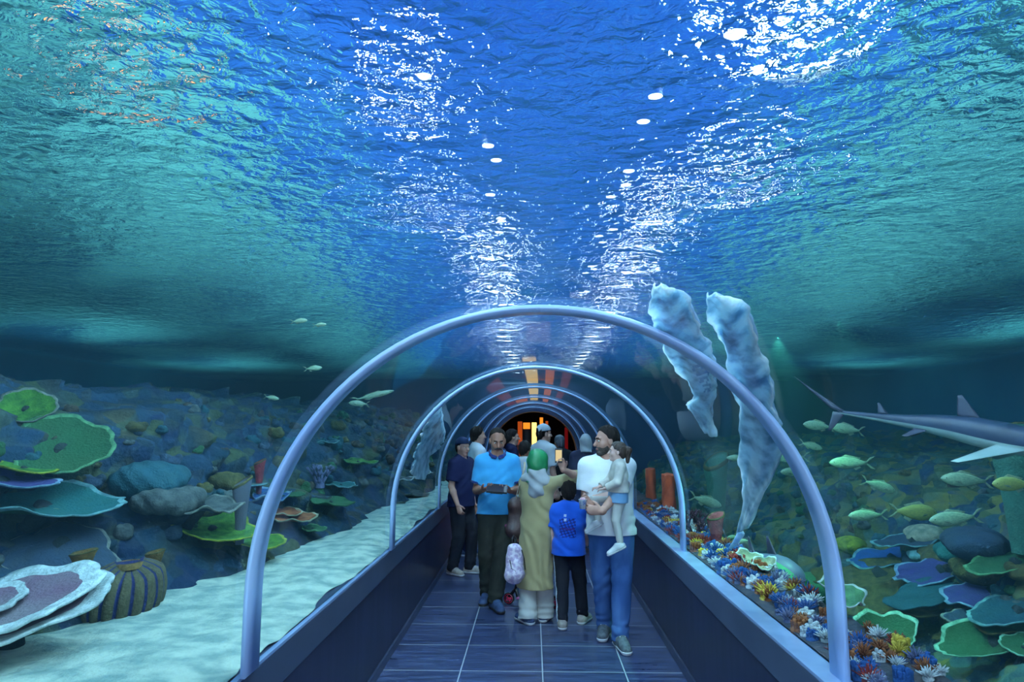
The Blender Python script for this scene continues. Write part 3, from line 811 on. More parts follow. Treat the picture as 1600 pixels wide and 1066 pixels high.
    def shoes(P_, up, sole, size=1.0, lace=None, tilt=None):
        s = P_.s*size
        for k in 'RL':
            A = P_.ank[k]; ty = math.radians(P_.feet[k][2]); fd = np.array([-math.sin(ty), math.cos(ty), 0])
            zf = np.array([0, 0, P_.feet[k][3]])
            b = np.array([A[0], A[1], 0])+zf
            pt = math.radians(P_.feet[k][4]) if len(P_.feet[k]) > 4 else 0
            up3 = np.array([0, 0, 1.0])
            if pt: fd, up3 = fd*math.cos(pt)-np.array([0, 0, math.sin(pt)]), fd*math.sin(pt)+np.array([0, 0, math.cos(pt)])
            F = Field()
            heel, toe = b-fd*0.045*s+up3*0.045*s, b+fd*0.165*s+up3*0.030*s
            F.cone(heel, toe, 0.046*s, 0.040*s, k=0.02*s)
            F.cone(b+up3*0.05*s, b+up3*0.105*s-fd*0.008*s, 0.050*s, 0.050*s, k=0.03*s, cut=True)
            F.cone(b+fd*0.03*s+up3*0.07*s, b+fd*0.12*s+up3*0.045*s, 0.042*s, 0.034*s, k=0.02*s)
            F.plane(b+up3*0.022*s, -up3)
            V, Q = F.mesh(0.005); o = np_obj('shoe', V, Q, up, P_.root)
            F = Field()
            F.cone(heel-up3*0.015*s, toe-up3*0.002*s+fd*0.004*s, 0.049*s, 0.043*s, k=0.01*s)
            F.plane(b+up3*0.026*s, up3); F.plane(b+up3*0.002*s, -up3)
            V, Q = F.mesh(0.0045); np_obj('sole', V, Q, sole, o)
            if lace is not None:
                F = Field(); sd = np.cross(fd, up3)
                for j in range(4):
                    c = b+fd*(0.045+0.022*j)*s+up3*(0.108-0.014*j)*s
                    F.cone(c-sd*0.020*s, c+sd*0.020*s, 0.004*s, 0.004*s, k=0.001)
                V, Q = F.mesh(0.003); np_obj('laces', V, Q, lace, o)

# 1 father in a white tee, carrying the girl
d_ = Person('man in white t-shirt and blue jeans carrying a little girl on his arm', (0.645, 6.14, 0), math.radians(174), 1.80, girth=1.04, head=(-66, 2, 0), skin=SKIN,
            feet={'R': (0.07, -0.16, -6, 0), 'L': (-0.06, 0.17, 14, 0)}, lean=(0.025, 0.0), vox=0.006, belly=0.01,
            hands={'L': dict(world=(0.535, 5.77, 1.12), pole=(-1, 0.15, -0.35), wd=(-0.97, 0.05, 0.10), wn=(0.05, 1.0, 0.15), curl=0.5),
                   'R': dict(world=(0.46, 5.90, 1.165), pole=(0.25, -0.9, -0.8), wd=(-0.75, -0.6, 0.25), wn=(0.55, -0.5, 0.5), curl=0.75)})
d_.body(); d_.eyes(); d_.beard(); d_.hair(HAIR, 1.03, 0.020)
d_.shirt(WHITE_TEE, hem=0.86, off=0.024, sleeve=0.70, soff=0.028, fold=0.005, name='t_shirt')
d_.trousers(DENIM, wide=0.066, knee=0.078, off=0.020, ankle=0.045, fold=0.006, name='jeans')
d_.shoes(SHOE_GREY, SOLE_W, 1.08, SOLE_W)
# 2 girl on the arm, facing the tank
g_ = Person('little girl with a brown ponytail carried on the arm of the man in white', (0.69, 5.89, 0.80), math.radians(92), 0.83, girth=1.15, head=(-6, -4, 0), hscale=1.42, skin=SKIN_PALE, vox=0.006,
            feet={'R': (0.05, 0.17, -4, 0.17, 30), 'L': (-0.045, 0.0, 4, 0.0, 25)}, knees={'R': (0.1, 1, 0.6), 'L': (-0.1, 1, 0.0)},
            hands={'R': dict(w=(0.06, 0.16, 0.50), pole=(0.8, -0.6, -0.4), d=(-0.2, 0.95, -0.2), n=(0, 0.1, -1), curl=0.4),
                   'L': dict(w=(-0.08, 0.13, 0.50), pole=(-0.8, -0.6, -0.4), d=(0.2, 0.9, -0.2), n=(0, 0.1, -1), curl=0.4)})
g_.body(); g_.eyes(HAIR_BROWN)
def pony(F):
    for x in (0.0,):
        F.cone(g_.hp(0, -0.085, 0.075), g_.hp(0, -0.135, 0.03), 0.026*g_.hs, 0.040*g_.hs, k=0.02)
        F.cone(g_.hp(0, -0.135, 0.03), g_.hp(0.01, -0.140, -0.115), 0.040*g_.hs, 0.022*g_.hs, k=0.02)
hb = g_.hair(HAIR_BROWN, 1.0, 0.006)
F = Field(); pony(F); F.fold(0.003, 80, 50, 20); V, Q = F.mesh(0.005); np_obj('ponytail', V, Q, HAIR_BROWN, hb)
g_.shirt(CREAM_KNIT, hem=0.98, off=0.020, sleeve=1.85, soff=0.016, fold=0.004, name='jumper')
g_.shirt(PALE_BLUE, hem=0.80, off=0.013, sleeve=0.1, soff=0.006, fold=0.004, name='dress', skirt=(0.24, 0, 0.02))
g_.trousers(CREAM, off=0.012, ankle=0.09, waist=0.9, wide=0.055, knee=0.064, fold=0.004, name='leggings')
g_.shoes(SOLE_W, SOLE_W, 1.25, SHOE_PALE)

# 3 boy seen from behind
def boy_print(c, P_):
    z, x, y = c[:, 2], c[:, 0], c[:, 1]
    back = y < 0
    blk = back & (np.abs(x) < 0.105) & (z > 1.10) & (z < 1.335)
    wob = np.sin(x*140+z*60)+np.sin(z*170-x*50)
    ink = blk & (wob > -0.15)
    wh = back & (((np.abs(x+0.030) < 0.018) & (np.abs(z-1.372) < 0.017) & (np.sin(x*420)+np.sin(z*420) > -0.5)) | ((np.abs(x+0.030) < 0.016) & (np.abs(z-1.318) < 0.018) & (np.sin(x*380)+np.sin(z*300) > -0.4)))
    red = back & (np.abs(z-1.205) < 0.012) & (np.abs(x) < 0.09) & (np.sin(x*260) > -0.3)
    r = np.zeros(len(c), int); r[ink] = 1; r[red] = 3; r[wh] = 2; return r
PRINT_N = cloth('dark_navy_print', srgb(18, 34, 120), srgb(14, 28, 104)); PRINT_W = cloth('white_print', srgb(214, 222, 232), srgb(200, 210, 222)); PRINT_R = cloth('plum_print', srgb(74, 40, 120), srgb(66, 34, 110))
b_ = Person('boy in blue printed t-shirt seen from behind next to the man in white', (0.30, 6.58, 0), math.radians(-8), 1.27, girth=0.98, head=(12, 0, 0), hscale=1.16, skin=SKIN_PALE, vox=0.006,
            feet={'R': (0.115, 0.11, -18, 0), 'L': (-0.055, -0.10, 8, 0)},
            hands={'L': dict(w=(-0.185, 0.03, 0.585), pole=(-0.6, -0.9, 0), d=(0.25, 0.5, -0.8), n=(0.9, 0.2, 0.2), curl=0.5),
                   'R': dict(w=(0.16, 0.20, 0.70), pole=(0.7, -0.8, -0.2), d=(0.0, 0.9, 0.3), n=(-1, 0, 0), curl=0.5)})
b_.body(); b_.hair(HAIR, 1.06, 0.0)
b_.shirt([ROYAL, PRINT_N, PRINT_W, PRINT_R], hem=0.88, off=0.026, sleeve=0.72, soff=0.026, fold=0.005, name='t_shirt', paint=boy_print)
STRIPE = cloth('white_stripe', srgb(206, 214, 226), srgb(190, 200, 214))
def side_stripe(c, P_):
    r = np.zeros(len(c), int)
    x, y, z = c[:, 0], c[:, 1], c[:, 2]
    kx, ky = P_.knee['L'][0]/P_.s, P_.knee['L'][1]/P_.s
    ax_, ay = P_.ank['L'][0]/P_.s, P_.ank['L'][1]/P_.s
    t = np.clip((0.5-z)/0.415, 0, 1); u = np.clip((0.92-z)/0.42, 0, 1)
    cy = np.where(z < 0.5, ky+(ay-ky)*t, 0+(ky-0)*u); cx = np.where(z < 0.5, kx+(ax_-kx)*t, -0.088+(kx+0.088)*u)
    r[(x < cx-0.03) & (np.abs(y-cy+0.03) < 0.022) & (z < 0.9)] = 1
    return r
b_.trousers([BLACK, STRIPE], wide=0.070, knee=0.080, off=0.022, ankle=0.075, fold=0.005, paint=side_stripe)
b_.shoes(SHOE_PALE, SOLE_W, 1.18, SOLE_W)

# 4 woman in green headscarf filming with a phone
w_ = Person('woman in green headscarf and olive dress holding up a phone', (0.0, 6.66, 0), math.radians(-28), 1.57, girth=0.90, shoulder=0.9, head=(-8, -6, 0), lean=(0.02, 0.0), skin=SKIN, vox=0.006,
            feet={'R': (0.03, 0.10, 10, 0), 'L': (-0.06, -0.06, 62, 0)},
            hands={'R': dict(world=tuple(P(880, 734, 6.45)), pole=(0.25, 1.0, -0.3), wd=(-0.25, 0.0, 1.0), wn=(-0.2, -1.0, 0.0), curl=0.75, thumb=1.0),
                   'L': dict(w=(-0.05, 0.30, 1.10), pole=(-0.8, 0.0, -0.8), d=(0.7, 0.6, 0.3), n=(0.1, -0.6, 0.7), curl=0.6)})
w_.body()
w_.shirt(OLIVE, hem=0.36, off=0.020, sleeve=1.25, soff=0.016, fold=0.007, name='dress', skirt=(0.200, -0.01, -0.01))
w_.trousers(CREAM, wide=0.100, knee=0.082, off=0.016, ankle=0.045, fold=0.006, waist=0.78)
w_.shoes(SHOE_BLUE, SOLE_W, 1.05)
F = Field(); hs = w_.hs
F.ell(w_.hp(0, -0.018, 0.028), np.array([0.104, 0.128, 0.128])*hs, 0.02, w_.HR)
F.cone(w_.hp(0, -0.03, -0.04), w_.hp(-0.01, -0.055, -0.20), 0.098*hs, 0.112*hs, k=0.05, cut=True)
F.cone(w_.hp(-0.075, 0.0, -0.04), w_.hp(-0.115, 0.0, -0.30), 0.055*hs, 0.05*hs, k=0.04)
F.ell(w_.hp(0, 0.115, -0.01), np.array([0.062, 0.075, 0.085])*hs, 0.015, w_.HR, sub=True)
F.fold(0.004, 14, 18, 46, 1.5)
V, Q = F.mesh(0.006); sc_ = np_obj('headscarf', V, Q, GREEN_SCARF, w_.root)
F = Field()
for sgn in (-1, 1):
    F.cone(w_.nb+np.array([0, -0.04, 0.06]), w_.S['R' if sgn > 0 else 'L']+np.array([-sgn*0.02, -0.03, 0.03]), 0.062, 0.050, k=0.04)
F.cone(w_.nb+np.array([0.0, -0.02, 0.08]), w_.nb+np.array([0.02, -0.075, -0.09]), 0.085, 0.085, k=0.04, flat=((0, 1, 0), 0.7))
F.fold(0.006, 30, 12, 40, 1.2)
V, Q = F.mesh(0.006); np_obj('shawl', V, Q, GREY_SCARF, w_.root)

# 5 man in sky blue polo looking down at a dark tablet
p_ = Person('man in sky blue polo shirt looking down at a black tablet', (-0.40, 7.28, 0), math.radians(184), 1.78, girth=1.04, shoulder=0.95, head=(6, 18, 0), skin=SKIN_TAN, vox=0.007, belly=0.025,
            feet={'R': (0.10, -0.16, -14, 0), 'L': (0.02, 0.14, 16, 0)}, lean=(0.0, 0.02),
            hands={'R': dict(w=(0.145, 0.26, 1.18), pole=(0.35, -0.8, -0.8), d=(-0.55, 0.75, 0.15), n=(-0.4, -0.1, 0.9), curl=0.5),
                   'L': dict(w=(-0.115, 0.26, 1.17), pole=(-0.45, -0.8, -0.7), d=(0.7, 0.65, 0.12), n=(0.3, -0.1, 0.9), curl=0.5)})
p_.body(); p_.eyes(); p_.beard(MOUST, False); p_.hair(HAIR, 0.985, 0.040)
NAVYTRIM = cloth('navy_trim', srgb(20, 36, 92), srgb(16, 30, 80))
p_.shirt(SKYBLUE, hem=0.90, off=0.022, sleeve=0.74, soff=0.020, fold=0.005, name='polo_shirt', collar=NAVYTRIM, cuffs=NAVYTRIM)
p_.trousers(CHARCOAL, wide=0.072, knee=0.084, off=0.020, ankle=0.05, fold=0.006)
p_.shoes(SHOE_BLUE, SOLE_D, 1.08, SHOE_DARK)

# 6 man in navy with a cap, standing sideways at the ledge
n_ = Person('man in navy t-shirt and navy cap standing against the ledge', (-0.93, 8.80, 0), math.radians(-118), 1.66, girth=1.06, head=(-16, 3, 0), skin=SKIN, vox=0.008, belly=0.02,
            feet={'R': (0.09, -0.06, -16, 0), 'L': (-0.09, 0.08, 10, 0)},
            hands={'R': dict(w=(0.225, 0.10, 0.86), pole=(0.3, -1, 0), curl=0.5)})
n_.body(); n_.eyes(None); n_.hair(HAIR, 0.98); n_.cap(CAPN)
n_.shirt(NAVY, hem=0.87, off=0.024, sleeve=0.78, soff=0.026, fold=0.005, name='t_shirt')
n_.trousers(BLACK, wide=0.072, knee=0.080, off=0.018, ankle=0.05, fold=0.005)
n_.shoes(SHOE_PALE, SOLE_W, 1.05)
# 7 man in white tee behind the navy man
m_ = Person('man in white t-shirt and dark jeans half hidden behind the navy cap man', (-0.83, 9.95, 0), math.radians(-70), 1.80, head=(6, -2, 0), skin=SKIN, vox=0.009,
            feet={'R': (0.09, 0.12, -10, 0), 'L': (-0.08, -0.12, 8, 0)})
m_.body(); m_.hair(HAIR, 1.05)
m_.shirt(WHITE_TEE, hem=0.88, off=0.024, sleeve=0.72, soff=0.026, name='t_shirt'); m_.trousers(DENIM_D, wide=0.068, knee=0.078, off=0.016, ankle=0.05); m_.shoes(SHOE_BLUE, SOLE_W, 1.08)
# 8 dark haired man in a black shirt
k_ = Person('dark haired man in black t-shirt in profile behind the blue polo man', (-0.36, 10.9, 0), math.radians(-80), 1.76, head=(2, 0, 0), skin=SKIN, vox=0.010)
k_.body(); k_.hair(HAIR, 1.04); k_.shirt(NAVY, hem=0.87, off=0.022, sleeve=0.7, name='t_shirt'); k_.trousers(BLACK); k_.shoes(SHOE_DARK, SOLE_D)
# 9 dark haired person with white collar just behind the green headscarf
q_ = Person('short black haired man in white top just behind the polo man', (-0.14, 9.4, 0), math.radians(-25), 1.60, head=(-15, 6, 0), skin=SKIN_TAN, vox=0.009)
q_.body(); q_.hair(HAIR, 1.12); q_.shirt(WHITE_TEE, hem=0.87, off=0.022, sleeve=0.7, name='t_shirt'); q_.trousers(DENIM_D); q_.shoes(SHOE_DARK, SOLE_D)
# 10 man in pale cap
c_ = Person('man in pale cap and pale grey shirt facing away down the tunnel', (0.12, 10.0, 0), math.radians(-52), 1.83, girth=1.02, head=(-14, 0, 0), skin=SKIN, vox=0.009,
            hands={'R': dict(w=(0.22, 0.06, 0.92), pole=(0.3, -1, 0))})
c_.body(); c_.hair(HAIR, 0.98); c_.cap(CAPW); c_.shirt(PALE_SHIRT, hem=0.86, off=0.026, sleeve=0.75, name='t_shirt'); c_.trousers(BLACK); c_.shoes(SHOE_DARK, SOLE_D)
# 11 woman in navy cloak with a grey headscarf
v_ = Person('woman in long navy cloak and grey headscarf facing the far end', (0.76, 10.4, 0), math.radians(-6), 1.68, girth=1.12, head=(6, 2, 0), skin=SKIN, vox=0.010)
v_.body(); v_.shirt(NAVY_CLOAK, hem=0.08, off=0.03, sleeve=1.85, soff=0.03, fold=0.007, name='cloak', skirt=(0.26, 0, 0)); v_.shoes(SHOE_DARK, SOLE_D)
F = Field(); hs = v_.hs
F.ell(v_.hp(0, -0.018, 0.02), np.array([0.096, 0.118, 0.122])*hs, 0.02, v_.HR); F.cone(v_.hp(0, -0.03, -0.06), v_.hp(0, -0.055, -0.16), 0.086*hs, 0.10*hs, k=0.05, cut=True)
F.ell(v_.hp(0, 0.115, -0.01), np.array([0.062, 0.075, 0.085])*hs, 0.015, v_.HR, sub=True); F.fold(0.004, 14, 18, 46, 1.5)
V, Q = F.mesh(0.008); np_obj('headscarf', V, Q, GREY_SCARF, v_.root)
# 12 dark clothed visitor between the pale cap and the cloak
z_ = Person('dark clothed visitor with grey hair between the pale cap and the cloak', (0.42, 11.6, 0), math.radians(20), 1.66, head=(0, 0, 0), skin=SKIN, vox=0.011)
z_.body(); z_.hair(mat('grey_hair', (0.10, 0.11, 0.13, 1), c2=(0.06, 0.065, 0.08, 1), scale=40), 1.05); z_.shirt(BLACK, hem=0.82, off=0.03, sleeve=1.8, name='jacket'); z_.trousers(BLACK); z_.shoes(SHOE_DARK, SOLE_D)

# ------------------------------------------------------------------ things held and carried
def place(root, M):
    root.matrix_world = M
def w_of(P_, v):
    """World point of a point in a person's own frame."""
    return P_.root.matrix_basis @ Vector(tuple(v))
for p_any in (d_, g_, b_, w_, p_): p_any.root.matrix_basis = Matrix.Translation(p_any.root.location) @ Matrix.Rotation(p_any.root.rotation_euler.z, 4, 'Z')
PLASTIC_BLACK = mat('black_plastic', (0.006, 0.006, 0.008, 1), rough=0.3, c2=(0.012, 0.012, 0.015, 1), scale=8)
SCREEN = emit_mat('phone_screen_glow', srgb(236, 214, 160), 0.9)
def slab(name, w, h, t, m, parent, bevel, z=0.0):
    return bm_obj(name, box_bm(-w/2, w/2, -t/2+z, t/2+z, -h/2, h/2, bevel), m, parent, smooth=False)
# phone in the woman's raised hand, screen towards the camera side
ph = empty('phone', P(873, 712, 6.44), 0, 'phone with a bright screen held up by the woman in the green headscarf', 'phone')
ph.rotation_euler = (math.radians(-8), 0, math.radians(-6))
slab('body', 0.068, 0.135, 0.009, PLASTIC_BLACK, ph, 0.004)
slab('screen', 0.058, 0.100, 0.001, SCREEN, ph, 0.0002, z=-0.0050)
# tablet in the blue polo man's hands
tb = empty('tablet', w_of(p_, (0.01, 0.385, 1.205)), 0, 'black tablet in a folding cover held by the blue polo man', 'tablet')
tb.rotation_euler = (math.radians(-62), math.radians(4), math.radians(2))
slab('device', 0.20, 0.14, 0.012, PLASTIC_BLACK, tb, 0.004)
slab('cover', 0.205, 0.145, 0.005, mat('black_leather', (0.01, 0.01, 0.012, 1), rough=0.5, c2=(0.018, 0.018, 0.02, 1), scale=40, bump=0.3), tb, 0.002, z=0.010)
slab('cover', 0.12, 0.145, 0.005, _M['black_leather'], tb, 0.002, z=0.016)
# snack cup in the father's hand
hw = w_of(d_, d_.wri['R'] + unit(d_.hands['R']['d'])*0.10)
cp = empty('paper_cup', (hw.x-0.005, hw.y-0.045, hw.z-0.02), 0, 'small paper snack cup held by the man carrying the girl', 'cup')
v, f = lathe([(0.001, -0.035), (0.024, -0.035), (0.033, 0.04), (0.035, 0.042), (0.031, 0.040), (0.0005, 0.036)], 24)
mesh_obj('cup_wall', v, f, mat('printed_paper', srgb(226, 230, 236), rough=0.6, c2=srgb(150, 170, 215), scale=34, lo=0.5, hi=0.56), cp)
mb = MB(); random.seed(4)
for i in range(9):
    a = i*2.4; r = 0.006*math.sqrt(i)+0.002
    v, f = lathe([(0.0005, 0.034), (0.008, 0.037), (0.010, 0.044), (0.007, 0.051), (0.0005, 0.054)], 8)
    mb.add(([(x+r*math.cos(a), y+r*math.sin(a), z+random.uniform(-.002, .006)) for x, y, z in v], f))
tag(mb.build('popcorn', mat('pink_snack', srgb(220, 150, 170), rough=0.8, c2=srgb(236, 206, 200), scale=60), cp), 'pink snack heaped over the rim')
# brown handbag on the woman's shoulder
BROWN = mat('brown_leather', srgb(62, 44, 44), rough=0.5, c2=srgb(48, 34, 36), scale=12, bump=0.2, bscale=120)
hb = empty('handbag', P(807, 806, 6.72), math.radians(8), 'brown leather handbag hanging at the side of the woman in the olive dress', 'handbag')
F = Field(); F.cone((-0.03, -0.04, 0.10), (0.03, 0.04, 0.10), 0.05, 0.05, k=0.03); F.cone((-0.045, -0.03, -0.13), (0.045, 0.03, -0.13), 0.062, 0.062, k=0.06); F.cone((0, 0, 0.1), (0, 0, -0.13), 0.075, 0.085, k=0.05, flat=((0, 1, 0), 0.7))
V, Q = F.mesh(0.007); np_obj('bag_body', V, Q, BROWN, hb)
STRAP = mat('tan_strap', srgb(176, 160, 140), rough=0.6, c2=srgb(150, 134, 116), scale=20)
def strap(name, pts, r, m, parent, flat=0.35):
    mb = MB(); mb.add(sweep(pts, r, 8, True, flat)); return mb.build(name, m, parent)
for dx in (-0.012, 0.03):
    tag(strap('strap', [(dx, -0.03, 0.10), (dx+0.01, -0.045, 0.20), (dx+0.045, -0.05, 0.33), (dx+0.085, -0.03, 0.44), (dx+0.10, 0.05, 0.50)], 0.011, STRAP, hb), 'pale tan shoulder strap')
# pink scooter with a small backpack hung on it
SC_PINK = mat('pink_wheel', srgb(246, 70, 110), rough=0.45, c2=srgb(232, 52, 96), scale=10)
SC_DECK = mat('pink_deck', srgb(214, 120, 170), rough=0.5, c2=srgb(198, 104, 158), scale=10)
sx = PZ(795, 945, 0.0)
sk = empty('kick_scooter', (sx.x, sx.y+0.02, 0), math.radians(-20), 'black kick scooter with pink wheels half hidden behind the woman', 'scooter')
def wheel_bm(x, r, w):
    mb = MB(); n = 28
    prof = [(r*0.55, -w*0.4), (r*0.62, -w*0.5), (r*0.9, -w*0.5), (r, -w*0.28), (r, w*0.28), (r*0.9, w*0.5), (r*0.62, w*0.5), (r*0.55, w*0.4), (r*0.55, -w*0.4)]
    v, f = lathe(prof, n); mb.add(([(x+a, c, r+b) for a, b, c in v], f)); return mb
for x in (0.0, 0.50):
    wh = wheel_bm(x, 0.058, 0.032).build('wheel', PLASTIC_BLACK, sk)
    mb = MB()
    v, f = lathe([(0.006, -0.015), (0.016, -0.017), (0.016, 0.017), (0.006, 0.015), (0.006, -0.015)], 16); mb.add(([(x+a, c, 0.058+b) for a, b, c in v], f))
    for j in range(5):
        a = 2*PI*j/5; mb.add(sweep([(x+0.012*math.cos(a), 0, 0.058+0.012*math.sin(a)), (x+0.038*math.cos(a), 0, 0.058+0.038*math.sin(a))], [0.009, 0.012], 8))
    v, f = lathe([(0.034, -0.014), (0.046, -0.0175), (0.046, 0.0175), (0.034, 0.014), (0.034, -0.014)], 28); mb.add(([(x+a, c, 0.058+b) for a, b, c in v], f))
    tag(mb.build('hub', SC_PINK, wh), 'bright pink five spoke hub')
bm_obj('deck', box_bm(0.10, 0.47, -0.055, 0.055, 0.065, 0.085, 0.008), SC_DECK, sk)
bm_obj('brake', box_bm(0.44, 0.56, -0.025, 0.025, 0.118, 0.128, 0.004), PLASTIC_BLACK, sk)
mb = MB(); mb.add(sweep([(0.0, 0.0, 0.07), (0.075, 0, 0.16), (0.085, 0, 0.30), (0.055, 0, 0.80)], 0.017, 12)); mb.add(sweep([(0.075, 0, 0.16), (0.10, 0, 0.075), (0.14, 0, 0.075)], 0.018, 10)); mb.build('steering_column', PLASTIC_BLACK, sk)
mb = MB(); mb.add(sweep([(0.055, -0.19, 0.81), (0.055, 0.19, 0.81)], 0.012, 12)); hd = mb.build('handlebar', PLASTIC_BLACK, sk)
for s_ in (-1, 1):
    mb = MB(); mb.add(sweep([(0.055, s_*0.11, 0.81), (0.055, s_*0.205, 0.81)], 0.017, 12)); mb.build('grip', SC_DECK, hd)
PRINT = mat('pink_white_print', srgb(236, 222, 232), rough=0.8, c2=srgb(190, 166, 196), scale=30, lo=0.42, hi=0.58, bump=0.15)
bp = empty('backpack', P(804, 878, 6.47), math.radians(24), 'small pale pink patterned backpack hanging on the scooter handlebar', 'backpack')
F = Field(); F.cone((0, 0, 0.11), (0, 0, -0.12), 0.075, 0.10, k=0.05, flat=((0, 1, 0), 0.62)); F.cone((0, -0.05, -0.02), (0, -0.055, -0.11), 0.045, 0.065, k=0.03, flat=((0, 1, 0), 0.6)); F.fold(0.003, 30, 20, 40)
V, Q = F.mesh(0.006); np_obj('bag_body', V, Q, PRINT, bp); bp.scale = (0.98, 0.95, 0.90)
strap('zip', [(-0.06, -0.035, 0.03), (-0.055, -0.06, -0.05), (-0.02, -0.085, -0.075)], 0.006, PLASTIC_BLACK, bp)
strap('zip', [(0.055, -0.04, 0.12), (0.085, -0.03, 0.03), (0.095, -0.03, -0.08)], 0.008, PLASTIC_BLACK, bp)
strap('loop', [(-0.02, 0, 0.17), (-0.022, 0.01, 0.23), (0.0, 0.02, 0.26), (0.022, 0.01, 0.23), (0.02, 0, 0.17)], 0.008, PLASTIC_BLACK, bp)

# ------------------------------------------------------------------ reef rock, sand
from mathutils import noise as NZ
def lerp_tab(t, tab):
    for (a, va), (b, vb) in zip(tab, tab[1:]):
        if t <= b: return va+(vb-va)*max(0, (t-a)/(b-a))
    return tab[-1][1]
L_EDGE = [(-3, -2.35), (3.0, -2.28), (3.74, -2.14), (4.62, -1.88), (5.92, -1.74), (7.5, -1.63), (10.3, -1.48), (17, -1.42)]
def reef_mat(name, cols, scale):
    m, nt, N, L, out = new_mat(name)
    tc = N.new('ShaderNodeTexCoord')
    v = N.new('ShaderNodeTexVoronoi'); v.inputs['Scale'].default_value = scale; L.new(tc.outputs['Object'], v.inputs['Vector'])
    sp = N.new('ShaderNodeSeparateColor'); L.new(v.outputs['Color'], sp.inputs[0])
    n = N.new('ShaderNodeTexNoise'); n.inputs['Scale'].default_value = scale*0.35; n.inputs['Detail'].default_value = 4; L.new(tc.outputs['Object'], n.inputs['Vector'])
    a = N.new('ShaderNodeMath'); a.operation = 'MULTIPLY_ADD'; a.inputs[1].default_value = 0.6; L.new(sp.outputs[0], a.inputs[0])
    b2 = N.new('ShaderNodeMath'); b2.operation = 'MULTIPLY'; b2.inputs[1].default_value = 0.5; L.new(n.outputs['Fac'], b2.inputs[0]); L.new(b2.outputs[0], a.inputs[2])
    r = N.new('ShaderNodeValToRGB'); r.color_ramp.interpolation = 'LINEAR'
    while len(r.color_ramp.elements) < len(cols): r.color_ramp.elements.new(0.5)
    for i, c in enumerate(cols): r.color_ramp.elements[i].position = 0.12+0.8*i/(len(cols)-1); r.color_ramp.elements[i].color = c
    L.new(a.outputs[0], r.inputs[0])
    b = N.new('ShaderNodeBsdfPrincipled'); b.inputs['Roughness'].default_value = 0.9; b.inputs['Specular IOR Level'].default_value = 0.15
    L.new(r.outputs[0], b.inputs['Base Color'])
    bp = N.new('ShaderNodeBump'); bp.inputs['Strength'].default_value = 0.7; bp.inputs['Distance'].default_value = 0.03
    n2 = N.new('ShaderNodeTexNoise'); n2.inputs['Scale'].default_value = scale*4; n2.inputs['Detail'].default_value = 4; L.new(tc.outputs['Object'], n2.inputs['Vector'])
    L.new(n2.outputs['Fac'], bp.inputs['Height']); L.new(bp.outputs[0], b.inputs['Normal'])
    L.new(b.outputs[0], out.inputs[0]); return m
ROCK_L = reef_mat('reef_rock', [srgb(10, 26, 44), srgb(26, 50, 62), srgb(16, 34, 60), srgb(58, 70, 48), srgb(30, 56, 78), srgb(24, 40, 48), srgb(62, 62, 44)], 7.0)
ROCK_R = reef_mat('reef_rock_dark', [srgb(8, 24, 40), srgb(30, 62, 66), srgb(74, 86, 44), srgb(18, 46, 76), srgb(64, 96, 88), srgb(112, 112, 54), srgb(30, 60, 104)], 7.0)
def reef_wall(name, side, edge, z0, prof, m, y1=16.7, ny=520, ns=96, amp=1.0):
    V, Fq = [], []
    for j in range(ny):
        y = -2.6+(y1+2.6)*j/(ny-1); xe = lerp_tab(y, edge)
        for i in range(ns):
            s = i/(ns-1); dx, dz = lerp_tab(s, [(k/(len(prof)-1), p[0]) for k, p in enumerate(prof)]), lerp_tab(s, [(k/(len(prof)-1), p[1]) for k, p in enumerate(prof)])
            x, z = xe+side*dx, z0+dz
            p = Vector((x, y, z))
            big = NZ.noise(p*0.9)*0.28+NZ.noise(p*2.1+Vector((7, 3, 1)))*0.16
            d = NZ.voronoi(p*3.6)[0]; kn = max(0, 0.55-d[0])*0.20
            d2 = NZ.voronoi(p*9.0+Vector((3, 9, 2)))[0]; kn += max(0, 0.5-d2[0])*0.075
            h = (big+kn*1.6-0.20)*amp*min(1, s*5)
            w_ = min(1.0, max(0.0, (s-0.75)*4))
            V.append((x-side*h*(1-0.75*w_), y+0.03*NZ.noise(p*5), z+h*(0.35+0.45*w_)))
    for j in range(ny-1):
        for i in range(ns-1):
            q = (j*ns+i, j*ns+i+1, (j+1)*ns+i+1, (j+1)*ns+i)
            Fq.append(q if side > 0 else q[::-1])
    return struct(mesh_obj(name, V, Fq, m))
reef_wall('wall_reef_left', -1, L_EDGE, 0.72, [(0, 0), (0.10, 0.25), (0.22, 0.5), (0.45, 0.75), (0.68, 1.0), (0.95, 1.22), (1.5, 1.42), (2.4, 1.55), (5.2, 1.5)], ROCK_L)
R_EDGE = [(-3, 2.2), (4, 2.3), (7, 2.5), (12, 2.2), (17, 1.9)]
reef_wall('wall_reef_right', 1, R_EDGE, -0.4, [(0, 0), (0.12, 0.55), (0.35, 0.85), (0.6, 1.1), (0.85, 1.38), (1.1, 1.62), (1.5, 1.85), (2.4, 2.0), (4.4, 2.1)], ROCK_R)
